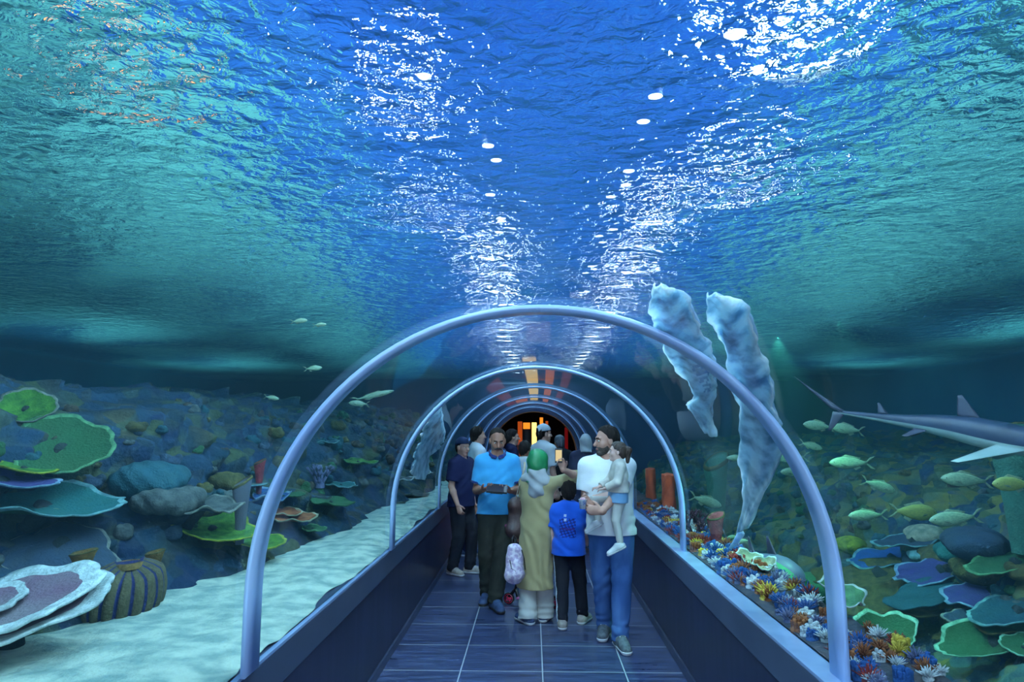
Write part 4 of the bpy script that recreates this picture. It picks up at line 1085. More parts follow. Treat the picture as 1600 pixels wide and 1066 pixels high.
# sand bed on the near side, its edge ragged against the ledge
SAND = mat('pale_sand', srgb(190, 206, 186), rough=0.95, c2=srgb(138, 164, 154), scale=7, detail=6, bump=0.6, bscale=45, spec=0.1)
def sand_pt(a, b):
    y = -2.6+19.2*b; xe = lerp_tab(y, L_EDGE)-0.25
    xi = -1.195-0.05*max(0, NZ.noise(Vector((0.3, y*1.7, 0.5)))+0.25*NZ.noise(Vector((0.3, y*7, 3.5))))*1.6
    x = xi+(xe-xi)*a
    p = Vector((x, y, 0))
    z = 0.835+0.035*min(1, a*4)+0.03*NZ.noise(p*1.5)*min(1, a*4)+0.012*NZ.noise(p*6)-0.03*a
    return (x, y, z)
v, f = grid(30, 420, sand_pt)
tag(mesh_obj('sand', v, [q[::-1] for q in f], SAND), 'pale rippled sand bed between the tunnel glass and the coral reef', 'sand', kind='stuff')
SHELF = mat('shelf_rock', srgb(36, 44, 56), rough=0.95, c2=srgb(66, 60, 62), scale=14, bump=0.5, bscale=40)
def shelf_pt(a, b):
    y = 1.2+15.4*b; x = 1.19+0.42*a; p = Vector((x, y, 0))
    z = 0.845+0.07*a+0.04*NZ.noise(p*4)*min(1, a*6)-max(0, a-0.75)*2.2
    return (x, y, z)
v, f = grid(14, 260, shelf_pt)
struct(mesh_obj('ground_shelf', v, f, SHELF))
struct(bm_obj('floor_tank', box_bm(1.39, XR-0.01, -2.9, Y_END-0.3, -0.5, -0.32), mat('tank_floor', srgb(40, 84, 80), rough=0.95, c2=srgb(24, 56, 60), scale=2), smooth=False))
struct(bm_obj('floor_tank_left', box_bm(XL+0.01, -1.39, -2.9, Y_END-0.3, -0.5, 0.70), mat('tank_floor', srgb(40, 84, 80)), smooth=False))

# ------------------------------------------------------------------ corals
_wl, _wr = bpy.data.objects['wall_reef_left'], bpy.data.objects['wall_reef_right']
_fit = [1.0]
def reef_at(px, py, X, off=0.16):
    """Where the reef face is met looking towards (px, py); falls back to the distance X. Sizes follow the distance."""
    d = (_R @ Vector((px-800, 533-py, -FPX))).normalized(); q = PX(px, py, X)
    ok, loc, nrm, _ = (_wl if X < 0 else _wr).ray_cast(CAM, d)
    if ok and 0.6 < (loc-CAM).length/(q-CAM).length < 1.7:
        loc = loc-d*off; _fit[0] = (loc-CAM).length/(q-CAM).length; return loc
    _fit[0] = 1.0; return q
def fit(R): s = _fit[0]; _fit[0] = 1.0; return R*s
def cm(name, a, b, **k):
    k.setdefault('scale', 16); k.setdefault('detail', 6); k.setdefault('lo', 0.36); k.setdefault('hi', 0.64); k.setdefault('bump', 0.55); k.setdefault('bscale', 70); k.setdefault('rough', 0.85); k.setdefault('spec', 0.2)
    return mat('coral_'+name, a, c2=(b[0]*0.6, b[1]*0.6, b[2]*0.6, 1), **k)
def disc(R, cup, ruf, lob, ph, aspect=1.0, thick=0.018, nr=12, na=72, hole=0.02, ribs=0.0, rw=2):
    top, bot = [], []
    for i in range(nr):
        q = hole+(1-hole)*(i/(nr-1))
        for k in range(na):
            th = 2*PI*k/na
            edge = 1+0.07*math.sin(3*th+ph)+0.045*math.sin(7*th+ph*2)+0.02*math.sin(17*th+ph*3)
            r = R*q*(1+(edge-1)*q)
            z = R*cup*q*q+ruf*R*math.sin(lob*th+ph)*q**3+0.4*ruf*R*math.sin((2*lob+1)*th+2*ph)*q**3+ribs*R*math.sin(36*th)*q
            x, y = r*math.cos(th), r*math.sin(th)*aspect
            top.append((x, y, z)); t = thick*(1.5-0.9*q)
            bot.append((x*0.985, y*0.985, z-t))
    V = top+bot; n = nr*na; Fq, I = [], []
    for i in range(nr-1):
        for k in range(na):
            k2 = (k+1) % na
            Fq.append((i*na+k, i*na+k2, (i+1)*na+k2, (i+1)*na+k)[::-1]); I.append(1 if i >= nr-rw else 0)
            Fq.append((n+i*na+k, n+i*na+k2, n+(i+1)*na+k2, n+(i+1)*na+k)); I.append(1 if i >= nr-2 else 2)
    for k in range(na):
        k2 = (k+1) % na
        Fq.append(((nr-1)*na+k, (nr-1)*na+k2, n+(nr-1)*na+k2, n+(nr-1)*na+k)[::-1]); I.append(1)
        Fq.append((k, k2, n+k2, n+k)); I.append(0)
    return V, [q[::-1] for q in Fq], I
STALK = cm('stalk', srgb(25, 36, 41), srgb(40, 51, 49))
def plate(label, loc, R, tops, rim, under=None, cup=0.15, ruf=0.05, lob=5, ph=0.0, aspect=1.0, tilt=(0, 0), rz=0.0, tiers=((1, 0, 0, 0),), stalk=None, group=None, ribs=0.0, thick=0.018, name='plate_coral', rw=2):
    R = fit(R); t = empty(name, loc, 0, label, 'coral', group)
    t.rotation_euler = (math.radians(tilt[0]), math.radians(tilt[1]), math.radians(rz))
    for j, (sc, dx, dy, dz) in enumerate(tiers):
        v, f, I = disc(R*sc, cup, ruf, lob, ph+j*1.3, aspect, thick=thick, ribs=ribs, rw=rw)
        o = mesh_obj('plate', [(x+dx*R, y+dy*R, z+dz*R) for x, y, z in v], f, [tops, rim, under or tops], t)
        o.data.polygons.foreach_set('material_index', I)
    sv = Vector(stalk if stalk else (-0.15, 0, -0.25))
    mb = MB(); mb.add(sweep([(0, 0, 0.0), sv*0.45, sv], [R*0.16, R*0.12, R*0.22], 12)); mb.build('stalk', STALK, t)
    return t
W_RIM = cm('white_rim', srgb(225, 240, 235), srgb(205, 226, 222)); BROWNP = cm('brown_purple', srgb(120, 92, 110), srgb(170, 160, 165), scale=3)
TEAL = cm('teal', srgb(33, 95, 97), srgb(48, 118, 112)); TEAL_RIM = cm('teal_rim', srgb(124, 177, 177), srgb(107, 157, 163))
LIME = cm('lime', srgb(79, 129, 48), srgb(57, 113, 51)); YELRIM = cm('yellow_green', srgb(152, 166, 53), srgb(130, 155, 56))
GRN = cm('green', srgb(38, 84, 55), srgb(53, 101, 63), scale=4); GRN_RIM = cm('green_rim', srgb(101, 154, 108), srgb(85, 138, 98))
BLUEC = cm('blue', srgb(40, 84, 148), srgb(55, 104, 165)); BLUE_RIM = cm('pale_blue_rim', srgb(140, 173, 196), srgb(116, 156, 186))
PURP = cm('purple', srgb(61, 58, 114), srgb(76, 79, 135)); GREYC = cm('grey', srgb(84, 94, 92), srgb(67, 79, 79)); GREY_RIM = cm('grey_rim', srgb(129, 138, 128), srgb(113, 122, 116))
ORNG = cm('orange', srgb(156, 98, 60), srgb(142, 80, 49)); CREAMC = cm('cream', srgb(178, 173, 145), srgb(153, 165, 135))
OLIV = cm('olive', srgb(83, 80, 43), srgb(62, 67, 40)); REDC = cm('red', srgb(138, 54, 60), srgb(119, 44, 55)); OCHRE = cm('ochre', srgb(116, 91, 45), srgb(93, 76, 42))
SLATE = cm('slate', srgb(41, 61, 81), srgb(55, 74, 89)); DTEAL = cm('deep_teal', srgb(30, 74, 86), srgb(47, 95, 103)); PLUM = cm('plum', srgb(66, 36, 55), srgb(49, 30, 49))
# left of the tunnel
plate('large tiered brown plate coral with broad white scalloped rims by the sand', PX(28, 940, -2.22), 0.31, BROWNP, W_RIM, cup=0.07, ruf=0.018, lob=7, tilt=(17, -6), tiers=((1, 0, 0, 0), (1.04, 0.05, 0.06, -0.15), (0.45, -0.25, -0.15, 0.12)), rw=4, stalk=(-0.15, 0.05, -0.3), thick=0.022)
def ribbed(label, loc, r, h, m1, m2, ribs=18, lean=0.1):
    t = empty('barrel_sponge', loc, 0, label, 'sponge')
    V, Fq, I = [], [], []; na, nz = ribs*8, 14
    for j in range(nz):
        q = j/(nz-1); rr = r*(0.82+0.30*math.sin(PI*min(1, q*0.9+0.08)))*(1 if q < 0.8 else 1-((q-0.8)/0.2)**2*0.55)
        for k in range(na):
            th = 2*PI*k/na; rb = 1+0.13*abs(math.sin(ribs*th/2))**0.6
            V.append((rr*rb*math.cos(th)*0.8+lean*q*h, rr*rb*math.sin(th)*1.15, h*q*(1+0.08*math.sin(2*th))))
    for j in range(nz-1):
        for k in range(na):
            k2 = (k+1) % na; Fq.append((j*na+k, j*na+k2, (j+1)*na+k2, (j+1)*na+k)); I.append(1 if (k % 8) in (0, 7) else 0)
    Fq.append(tuple((nz-1)*na+k for k in range(na))); I.append(1)
    o = mesh_obj('body', V, Fq, [m1, m2], t); o.data.polygons.foreach_set('material_index', I)
    v, f = lathe([(r*0.50, h*0.94), (r*0.46, h*1.03), (r*0.36, h*1.04), (r*0.28, h*0.93), (0.001, h*0.9)], 28); tag(mesh_obj('mouth', [(x*0.8+lean*h, y*1.1, z) for x, y, z in v], f, OCHRE, t), 'ochre puckered mouth on top')
    return t
ribbed('ribbed barrel sponge with blue grooves standing on the sand edge', PX(187, 966, -2.24) + Vector((0, 0, -0.03)), 0.185, 0.31, cm('ribs', srgb(78, 76, 54), srgb(89, 86, 60)), cm('grooves', srgb(28, 35, 82), srgb(34, 43, 92)))
def tube(label, loc, r, h, m, group=None, rz=0):
    q_ = fit(1.0); r, h = r*q_, h*q_; t = empty('tube_sponge', loc, rz, label, 'sponge', group)
    v, f = lathe([(r*0.45, -0.02), (r*0.6, h*0.4), (r*0.9, h*0.85), (r*1.05, h), (r*0.95, h*1.03), (r*0.75, h*0.97), (r*0.6, h*0.6), (0.001, h*0.5)], 24)
    mesh_obj('body', [(x*(1+0.06*math.sin(5*math.atan2(y, x))), y, z+0.1*h*math.sin(math.atan2(y, x)+1)*(z > h*0.8)) for x, y, z in v], f, m, t)
    v, f = lathe([(r*1.03, h*0.985), (r*1.09, h*1.0), (r*1.0, h*1.045), (r*0.9, h*1.03)], 24); mesh_obj('lip', [(x*(1+0.06*math.sin(5*math.atan2(y, x))), y, z+0.1*h*math.sin(math.atan2(y, x)+1)) for x, y, z in v], f, OLIV, t)
    return t
tube('ochre cup sponge to the tunnel side of the ribbed barrel sponge', PX(240, 896, -2.25), 0.052, 0.12, OCHRE)
tube('ochre cup sponge on the other side of the ribbed barrel sponge', PX(128, 898, -2.3), 0.06, 0.11, OCHRE)
tube('low ochre cup sponge just above the white rimmed plate', PX(126, 918, -2.26), 0.055, 0.07, OCHRE)
plate('slate blue folded fan coral above the white rimmed plate', reef_at(100, 850, -2.42), 0.27, SLATE, GREY_RIM, SLATE, cup=-0.25, ruf=0.05, lob=3, tilt=(18, 22), ph=2, stalk=(-0.2, 0, -0.2))
plate('large teal dish coral with pale rim', reef_at(72, 792, -2.6), 0.36, TEAL, TEAL_RIM, GRN, cup=0.16, ruf=0.05, lob=4, ph=0.6, tilt=(5, 10), tiers=((1, 0, 0, 0),), aspect=0.95)
plate('small pale yellow leaf coral lying in the large teal dish', reef_at(110, 794, -2.42), 0.13, BLUEC, CREAMC, cup=0.10, ruf=0.08, lob=3, tilt=(10, 8), aspect=0.7, stalk=(-0.05, 0, -0.06))
plate('purple blue plate coral above the large teal dish', reef_at(10, 752, -2.6), 0.22, PURP, BLUE_RIM, PURP, cup=0.2, ruf=0.06, lob=3, tilt=(0, 16), ph=1.0)
plate('small yellow green leaf coral under the big ridged oval', reef_at(40, 732, -2.7), 0.14, LIME, YELRIM, cup=0.1, ruf=0.05, lob=3, tilt=(0, 12))
plate('big green ridged oval coral tilted towards the glass', reef_at(98, 702, -2.75), 0.27, GRN, GRN_RIM, GRN, cup=0.18, ruf=0.025, lob=3, tilt=(38, 18), ph=0.2, ribs=0.012, aspect=0.9)
plate('mossy green oval coral high on the reef above the ridged oval', reef_at(42, 640, -2.95), 0.16, LIME, GREY_RIM, GREYC, cup=0.22, ruf=0.03, lob=4, tilt=(40, 18), aspect=0.9)
def dome(label, loc, r, m, sq=0.6, group=None, name='dome_coral'):
    r = fit(r)
    F = Field(); F.ell((0, 0, 0), (r, r*1.15, r*sq), 0.02)
    for k in range(9):
        a = k*2.4; F.ell((r*0.75*math.cos(a), r*0.85*math.sin(a), r*sq*0.25*math.sin(a*3)), (r*0.4, r*0.4, r*0.32), r*0.2)
    F.fold(r*0.02, 50, 44, 48, 1.0)
    V, Q = F.mesh(max(r/16, 0.008)); o = np_obj(name, V, Q, m); o.location = loc
    return tag(o, label, 'coral', group)
dome('broad pale teal dome coral in the middle of the reef', reef_at(232, 752, -2.85), 0.24, DTEAL, 0.62)
dome('dark mossy boulder coral on the reef near the first arch', reef_at(352, 752, -2.75), 0.14, OLIV, 0.6)
dome('grey lumpy coral ledge beside the ruffled grey plate', reef_at(262, 782, -2.65), 0.22, GREYC, 0.45)
plate('ruffled grey plate coral behind the first arch', reef_at(318, 790, -2.38), 0.26, GREYC, GREY_RIM, SLATE, cup=0.08, ruf=0.10, lob=5, tilt=(4, 6), ph=0.5)
plate('bright green plate coral with yellow rim under the ruffled grey one', reef_at(336, 828, -2.22), 0.29, LIME, YELRIM, LIME, cup=0.16, ruf=0.05, lob=3, tilt=(8, 14), ph=2.2)
plate('smaller yellow green plate coral crossed by the first arch', reef_at(402, 846, -2.05), 0.19, LIME, YELRIM, LIME, cup=0.14, ruf=0.06, lob=3, tilt=(8, 12), ph=0.3)
plate('vivid blue ruffled cup coral beside the first arch', reef_at(412, 783, -2.25), 0.20, BLUEC, BLUE_RIM, BLUEC, cup=0.30, ruf=0.13, lob=4, tilt=(6, 4), tiers=((1, 0, 0, 0), (0.55, 0.1, 0, 0.1)))
plate('orange and cream plate coral just inside the first arch', reef_at(455, 808, -2.12), 0.21, ORNG, CREAMC, ORNG, cup=0.12, ruf=0.07, lob=4, tilt=(6, 8), tiers=((1, 0, 0, 0), (0.6, -0.2, 0, 0.16)))
plate('small pale green plate coral below the orange one', reef_at(490, 826, -2.0), 0.11, GRN, GRN_RIM, cup=0.1, ruf=0.06, lob=4, tilt=(4, 6))
plate('thin green plate coral above the orange one', reef_at(448, 772, -2.35), 0.16, GRN, GRN, cup=0.05, ruf=0.04, lob=3, tilt=(2, 4))
plate('pale grey table coral above the blue ruffled cup', reef_at(385, 756, -2.5), 0.16, GREYC, TEAL_RIM, cup=0.0, ruf=0.02, lob=3)
def branching(label, loc, h, n, m, seed=1, group=None, r0=0.02, rz=0):
    q_ = fit(1.0); h, r0 = h*q_, r0*q_
    random.seed(seed); t = empty('branching_coral', loc, rz, label, 'coral', group)
    mb = MB()
    def grow(p, d, L, r, dep):
        e = p+d*L; mb.add(sweep([p, p+d*L*0.5+Vector((random.uniform(-1, 1), random.uniform(-1, 1), 0))*L*0.06, e], [r, r*0.85, r*0.7], 7))
        if dep:
            for _ in range(random.choice((2, 3))):
                dd = (d+Vector((random.uniform(-1, 1), random.uniform(-1, 1), random.uniform(-.2, .8)))*0.75).normalized(); grow(e, dd, L*0.72, r*0.72, dep-1)
    for k in range(n):
        a = 2*PI*k/n; grow(Vector((0.02*math.cos(a), 0.02*math.sin(a), -0.02)), Vector((0.5*math.cos(a), 0.5*math.sin(a), 1)).normalized(), h*0.36, r0, 2)
    mb.build('branches', m, t)
    v, f = lathe([(r0*2.6, -0.05), (r0*2.4, 0.0), (r0*1.2, 0.03), (0.001, 0.035)], 12); mesh_obj('foot', v, f, m, t)
    return t
tall = tube('tall red tube sponge behind the first arch', reef_at(404, 768, -2.5), 0.05, 0.26, REDC)
for lb, px, py, X, R, a, b in (
    ('flat green plate coral low beyond the first arch', 562, 722, -2.2, 0.22, LIME, GRN_RIM), ('white edged plate coral near the second arch', 622, 748, -1.95, 0.22, GREYC, W_RIM),
    ('smaller white edged plate coral just past the second arch', 660, 738, -1.9, 0.18, GRN, W_RIM), ('grey rock plate above the sand at the second arch', 645, 772, -1.85, 0.24, GREYC, GREYC),
    ('cyan edged thin plate coral between the first and second arches', 535, 758, -2.15, 0.17, TEAL, TEAL_RIM), ('dull teal plate coral high between the first and second arches', 500, 690, -2.4, 0.2, DTEAL, TEAL_RIM),
    ('dark green shelf coral low between the first and second arches', 520, 785, -2.05, 0.22, GRN, GRN)):
    plate(lb, reef_at(px, py, X), R, a, b, cup=0.08, ruf=0.06, lob=4, ph=px*0.1, tilt=(3, 5))
branching('pale lilac branching coral between the first and second arches', reef_at(500, 755, -2.35), 0.30, 4, cm('lilac', srgb(117, 123, 158), srgb(95, 103, 140)), 3)
branching('white branching coral low beside the sand past the first arch', PX(528, 835, -1.9), 0.14, 4, cm('whitish', srgb(151, 163, 182), srgb(135, 147, 169)), 5, r0=0.012)
tall2 = tube('tall pale grey tube imitating a reflection over the ruffled grey plate', reef_at(374, 846, -2.3), 0.07, 0.44, cm('reflection_grey', srgb(93, 104, 122), srgb(114, 123, 139), scale=4, stretch=(6, 6, 0.5)))  # solid tube added in place of a translucent reflection

# far reef: many small knobs and tufts that nothing tells apart
def copy_thing(o, loc, rz, sc, tilt=0.0):
    c = o.copy(); COL.objects.link(c); c.location = loc; c.rotation_euler = (tilt, tilt*0.6, rz); c.scale = (sc, sc*random.uniform(.85, 1.2), sc*random.uniform(.7, 1.1))
    for ch in o.children:
        d = ch.copy(); COL.objects.link(d); d.parent = c
    return c
def lumpy(m, seed, name='coral_knob'):
    random.seed(seed); F = Field(); F.ell((0, 0, 0), (0.07, 0.07, 0.05), 0.02)
    for k in range(8):
        a = random.uniform(0, 6.28); q = random.uniform(0.02, 0.065); F.ell((q*math.cos(a), q*math.sin(a), random.uniform(0, 0.05)), (0.028, 0.028, 0.032), 0.012)
    V, Q = F.mesh(0.009); return np_obj(name, V, Q, m)
KNOB_L = [(DTEAL, 'teal'), (OLIV, 'olive'), (SLATE, 'slate blue'), (GREYC, 'grey'), (GRN, 'green'), (cm('umber', srgb(67, 59, 47), srgb(49, 47, 42)), 'umber')]
def scatter(side_label, n, fn, seed, grp):
    random.seed(seed); spots = [fn() for _ in range(n)]; protos = {}
    for i, (loc, sc) in enumerate(spots):
        m, cn = KNOB_L[i % len(KNOB_L)]
        if cn not in protos:
            st_ = random.getstate(); o = lumpy(m, seed+i); random.setstate(st_); o.location = loc; o.scale = (sc, sc, sc); protos[cn] = o
        else: o = copy_thing(protos[cn], loc, random.uniform(0, 6), sc)
        tag(o, 'small %s coral knob crowded on the dim reef %s' % (cn, side_label), 'coral', grp)
def on_wall(obj, p0, d):
    ok, loc, nrm, _ = obj.ray_cast(Vector(p0), Vector(d))
    return loc if ok else None
def spot_l():
    while True:
        y = random.uniform(3.2, 13); z = random.uniform(1.15, 2.1)
        q = on_wall(_wl, (-1.3, y, z), (-1, random.uniform(-.2, .2), -0.05))
        if q: return q, random.uniform(0.35, 1.0)*(1.25 if y > 6 else 0.9)
def spot_r():
    while True:
        y = random.uniform(3.6, 10); z = random.uniform(0.5, 1.45)
        q = on_wall(_wr, (1.5, y, z), (1, random.uniform(-.2, .2), -0.05))
        if q: return q, random.uniform(0.35, 1.0)*1.1
scatter('above the sand bed', 230, spot_l, 11, 'coral knobs on the reef above the sand')
scatter('behind the school of fish', 170, spot_r, 12, 'coral knobs on the reef behind the school')

# right of the tunnel: terraces of plate coral
plate('dark green cup coral with a bright mint rim nearest the first arch foot', PX(1386, 1000, 2.1), 0.165, GRN, cm('mint_rim', srgb(138, 191, 163), srgb(113, 172, 138)), cm('deep_green', srgb(23, 54, 42), srgb(30, 65, 48)), cup=0.55, ruf=0.12, lob=3, tilt=(24, -12), ph=1.2, rw=2, stalk=(0.15, 0.05, -0.4))
plate('long green leaf coral with a bright mint rim beside the mint cup', reef_at(1545, 1005, 2.3), 0.25, GRN, _M['coral_mint_rim'], _M['coral_deep_green'], cup=0.22, ruf=0.06, lob=3, tilt=(30, -20), ph=2.4, aspect=0.5, rz=-25, stalk=(0.2, 0, -0.3))
plate('small mint edged leaf coral at the very edge of the frame', reef_at(1602, 1012, 2.1), 0.09, GRN, _M['coral_mint_rim'], cup=0.2, ruf=0.05, lob=3, tilt=(16, -10))
for lb, px, py, X, R, a, b, asp, ti in (
    ('long olive shelf coral with wavy edge above the mint cup', 1420, 938, 2.55, 0.45, OLIV, OLIV, 0.55, (14, -12)), ('upper olive shelf coral under the cyan plate', 1365, 898, 2.75, 0.50, OLIV, OLIV, 0.5, (10, -10)),
    ('cyan plate coral above the olive shelves', 1388, 873, 2.7, 0.30, BLUEC, TEAL_RIM, 0.6, (14, -8)), ('deep blue plate coral beside the cyan one', 1465, 892, 2.75, 0.30, PURP, BLUE_RIM, 0.6, (14, -14)),
    ('second deep blue plate coral further along the terrace', 1545, 925, 2.6, 0.26, PURP, BLUE_RIM, 0.6, (14, -16)), ('grey green plate coral at the end of the terrace', 1585, 955, 2.5, 0.22, DTEAL, TEAL_RIM, 0.7, (14, -14)),
    ('small grey plate coral under the terrace', 1520, 965, 2.5, 0.15, SLATE, GREY_RIM, 0.7, (12, -8)), ('small olive rimmed plate coral near the frame edge', 1572, 978, 2.5, 0.15, GRN, OLIV, 0.7, (10, -8)),
    ('green tinged plate coral high at the end of the terrace', 1580, 880, 2.9, 0.26, GRN, GRN_RIM, 0.6, (12, -12)), ('pale teal plate coral over the cyan one', 1420, 846, 3.0, 0.26, SLATE, TEAL_RIM, 0.6, (8, -8)),
    ('dark teal plate coral stretching below the blue plates', 1490, 925, 2.55, 0.40, DTEAL, DTEAL, 0.45, (12, -14)), ('broad dark green plate coral low under the mint cup', 1350, 1050, 2.0, 0.32, _M['coral_deep_green'], _M['coral_deep_green'], 0.8, (16, -10))):
    plate(lb, reef_at(px, py, X), R, a, b, cup=0.06, ruf=0.05, lob=5, ph=px*0.07, tilt=ti, aspect=asp, rz=-15, stalk=(0.25, 0, -0.2))
for lb, px, py, X, r, m in (('round cyan knob coral over the blue plates', 1436, 868, 2.8, 0.07, TEAL_RIM), ('pale yellow green lump coral above the cyan knob', 1448, 838, 2.85, 0.13, CREAMC), ('deep blue boulder coral above the terrace', 1525, 850, 3.0, 0.18, SLATE),
    ('teal boulder coral beside the deep blue one', 1498, 864, 2.9, 0.13, TEAL), ('yellow lump coral at the first arch', 1330, 852, 2.8, 0.12, YELRIM), ('olive lump coral trailing along the terrace', 1475, 872, 2.8, 0.14, OLIV), ('second olive lump coral trailing along the terrace', 1530, 890, 2.75, 0.14, OLIV)):
    dome(lb, reef_at(px, py, X), r, m, 0.65)
tube('tall green pillar sponge between the second arch and the ray', reef_at(1124, 846, 2.0), 0.13, 0.85, cm('sea_green', srgb(63, 118, 100), srgb(79, 135, 114)))
tube('pale green pillar sponge cut by the frame edge', reef_at(1598, 860, 2.6), 0.11, 0.60, _M['coral_sea_green'])
# boulders low behind the ledge garden, with green lamplight painted into their colour
GREENLIT = cm('lamplit', srgb(53, 115, 73), srgb(74, 136, 86), scale=5)
for lb, px, py, X, r in (('algae green boulder behind the ledge garden near the arch foot', 1235, 985, 1.85, 0.26), ('algae green boulder beside the first arch', 1275, 920, 2.3, 0.22), ('algae green block behind the first arch foot', 1290, 985, 2.2, 0.2), ('small algae green ball rock above the ledge garden', 1246, 952, 1.8, 0.05)):
    dome(lb, reef_at(px, py, X), r, GREENLIT, 0.55, name='reef_rock')
# orange red sponge slabs glowing beyond the second arch
SLABO = mat('rust_sponge', srgb(196, 84, 48), c2=srgb(150, 60, 40), scale=6, bump=0.4, rough=0.9)
_old = cm('rust', srgb(153, 78, 53), srgb(127, 62, 46), scale=5)
for lb, px, py, X, h_, w_ in (('rust orange slab sponge beyond the second arch', 1046, 812, 1.5, 0.50, 0.15), ('second rust orange slab sponge further beyond the second arch', 1018, 800, 1.5, 0.55, 0.13)):
    F = Field(); F.cone((0, 0, 0), (0, 0, h_), w_, w_*0.9, k=0.03, flat=((1, 0, 0), 0.5), cut=True); F.cone((0, w_*0.6, 0), (0, w_*0.7, h_*0.8), w_*0.6, w_*0.55, k=0.05, flat=((1, 0, 0), 0.5)); F.fold(0.006, 40, 32, 24)
    V, Q = F.mesh(0.011); o = np_obj('slab_sponge', V, Q, SLABO); o.location = PX(px, py, X); tag(o, lb, 'sponge')
# ledge garden: small bright corals packed along the glass
AN_COL = [('blue', BLUEC), ('white', cm('chalk', srgb(220, 226, 226), srgb(196, 206, 214))), ('orange', ORNG), ('lilac', cm('lilac', srgb(150, 130, 200), srgb(120, 110, 180))), ('yellow', cm('yellow', srgb(226, 196, 80), srgb(206, 176, 60))), ('rust red', cm('rust_red', srgb(150, 56, 44), srgb(120, 44, 40)))]
def spiky(m, seed):
    random.seed(seed); mb = MB(); t = empty('spiky_coral', (0, 0, 0))
    for k in range(34):
        a = k*2.39996; q = math.sqrt(k/34); d = Vector((q*math.cos(a), q*math.sin(a), 1.15-q*0.75)).normalized(); L = random.uniform(0.05, 0.085)
        mb.add(sweep([d*0.01, d*L*0.6, d*L], [0.007, 0.0055, 0.0022], 6))
    mb.build('spines', m, t)
    v, f = lathe([(0.03, -0.03), (0.036, -0.005), (0.02, 0.018), (0.001, 0.022)], 12); mesh_obj('foot', v, f, m, t); return t
def nubby(m, seed):
    t = empty('nubby_coral', (0, 0, 0)); random.seed(seed); mb = MB()
    for k in range(16):
        a = k*2.39996; q = math.sqrt(k/16)*0.045; h_ = random.uniform(0.03, 0.07)
        v, f = lathe([(0.010, -0.02), (0.011, h_*0.6), (0.013, h_*0.9), (0.009, h_), (0.001, h_+0.004)], 8); mb.add(([(x+q*math.cos(a), y+q*math.sin(a), z) for x, y, z in v], f))
    mb.build('fingers', m, t); v, f = lathe([(0.05, -0.03), (0.052, -0.005), (0.03, 0.012), (0.001, 0.014)], 12); mesh_obj('foot', v, f, m, t); return t
random.seed(77); protos = {}
for i in range(290):
    q = (i+0.5)/290; y = 2.7+5.9*q**1.2; x = 1.225+random.random()**1.5*0.27; z = 0.858+0.16*(x-1.225)
    sc = random.uniform(0.55, 1.05)*(0.8+0.3*(3.8 < y < 6.5)); cn, m = AN_COL[random.choice((0, 0, 0, 1, 1, 1, 2, 2, 3, 3, 4, 5))]; kind = random.choice(('spiky', 'nubby', 'spiky'))
    if (kind, cn) not in protos:
        st_ = random.getstate(); o = (spiky if kind == 'spiky' else nubby)(m, i); random.setstate(st_); protos[kind, cn] = o; o.location = (x, y, z); o.rotation_euler = (0, 0, random.random()*6); o.scale = (sc, sc, sc)
    else: o = copy_thing(protos[kind, cn], (x, y, z), random.random()*6, sc)
    tag(o, 'small %s %s coral packed in the bright garden along the ledge glass' % (cn, kind), 'coral', '%s %s corals of the ledge garden' % (cn, kind))
t = tube('fat rose red tube sponge standing in the ledge garden', Vector((1.40, 5.55, 0.84)), 0.065, 0.27, cm('rose', srgb(143, 67, 72), srgb(129, 57, 67)))
branching('plum branching coral beside the fat red sponge', Vector((1.36, 6.05, 0.86)), 0.24, 5, PLUM, 9, r0=0.014)
branching('second plum branching coral behind the fat red sponge', Vector((1.44, 6.5, 0.86)), 0.28, 5, PLUM, 10, r0=0.016)
plate('lemon white leaf coral in the ledge garden by the green shark', Vector((1.40, 4.75, 0.93)), 0.085, CREAMC, W_RIM, cup=0.35, ruf=0.14, lob=4, tilt=(20, 10), stalk=(0, 0, -0.08), thick=0.01)
plate('second lemon white leaf coral next to the first in the ledge garden', Vector((1.44, 4.55, 0.93)), 0.075, CREAMC, W_RIM, cup=0.35, ruf=0.14, lob=4, tilt=(20, -10), stalk=(0, 0, -0.08), thick=0.01)
plate('mint leaf coral with ruffled white edge near the arch foot', Vector((1.48, 3.55, 0.98)), 0.11, GRN_RIM, W_RIM, cup=0.3, ruf=0.16, lob=4, tilt=(24, 16), stalk=(0, 0, -0.12), thick=0.01)

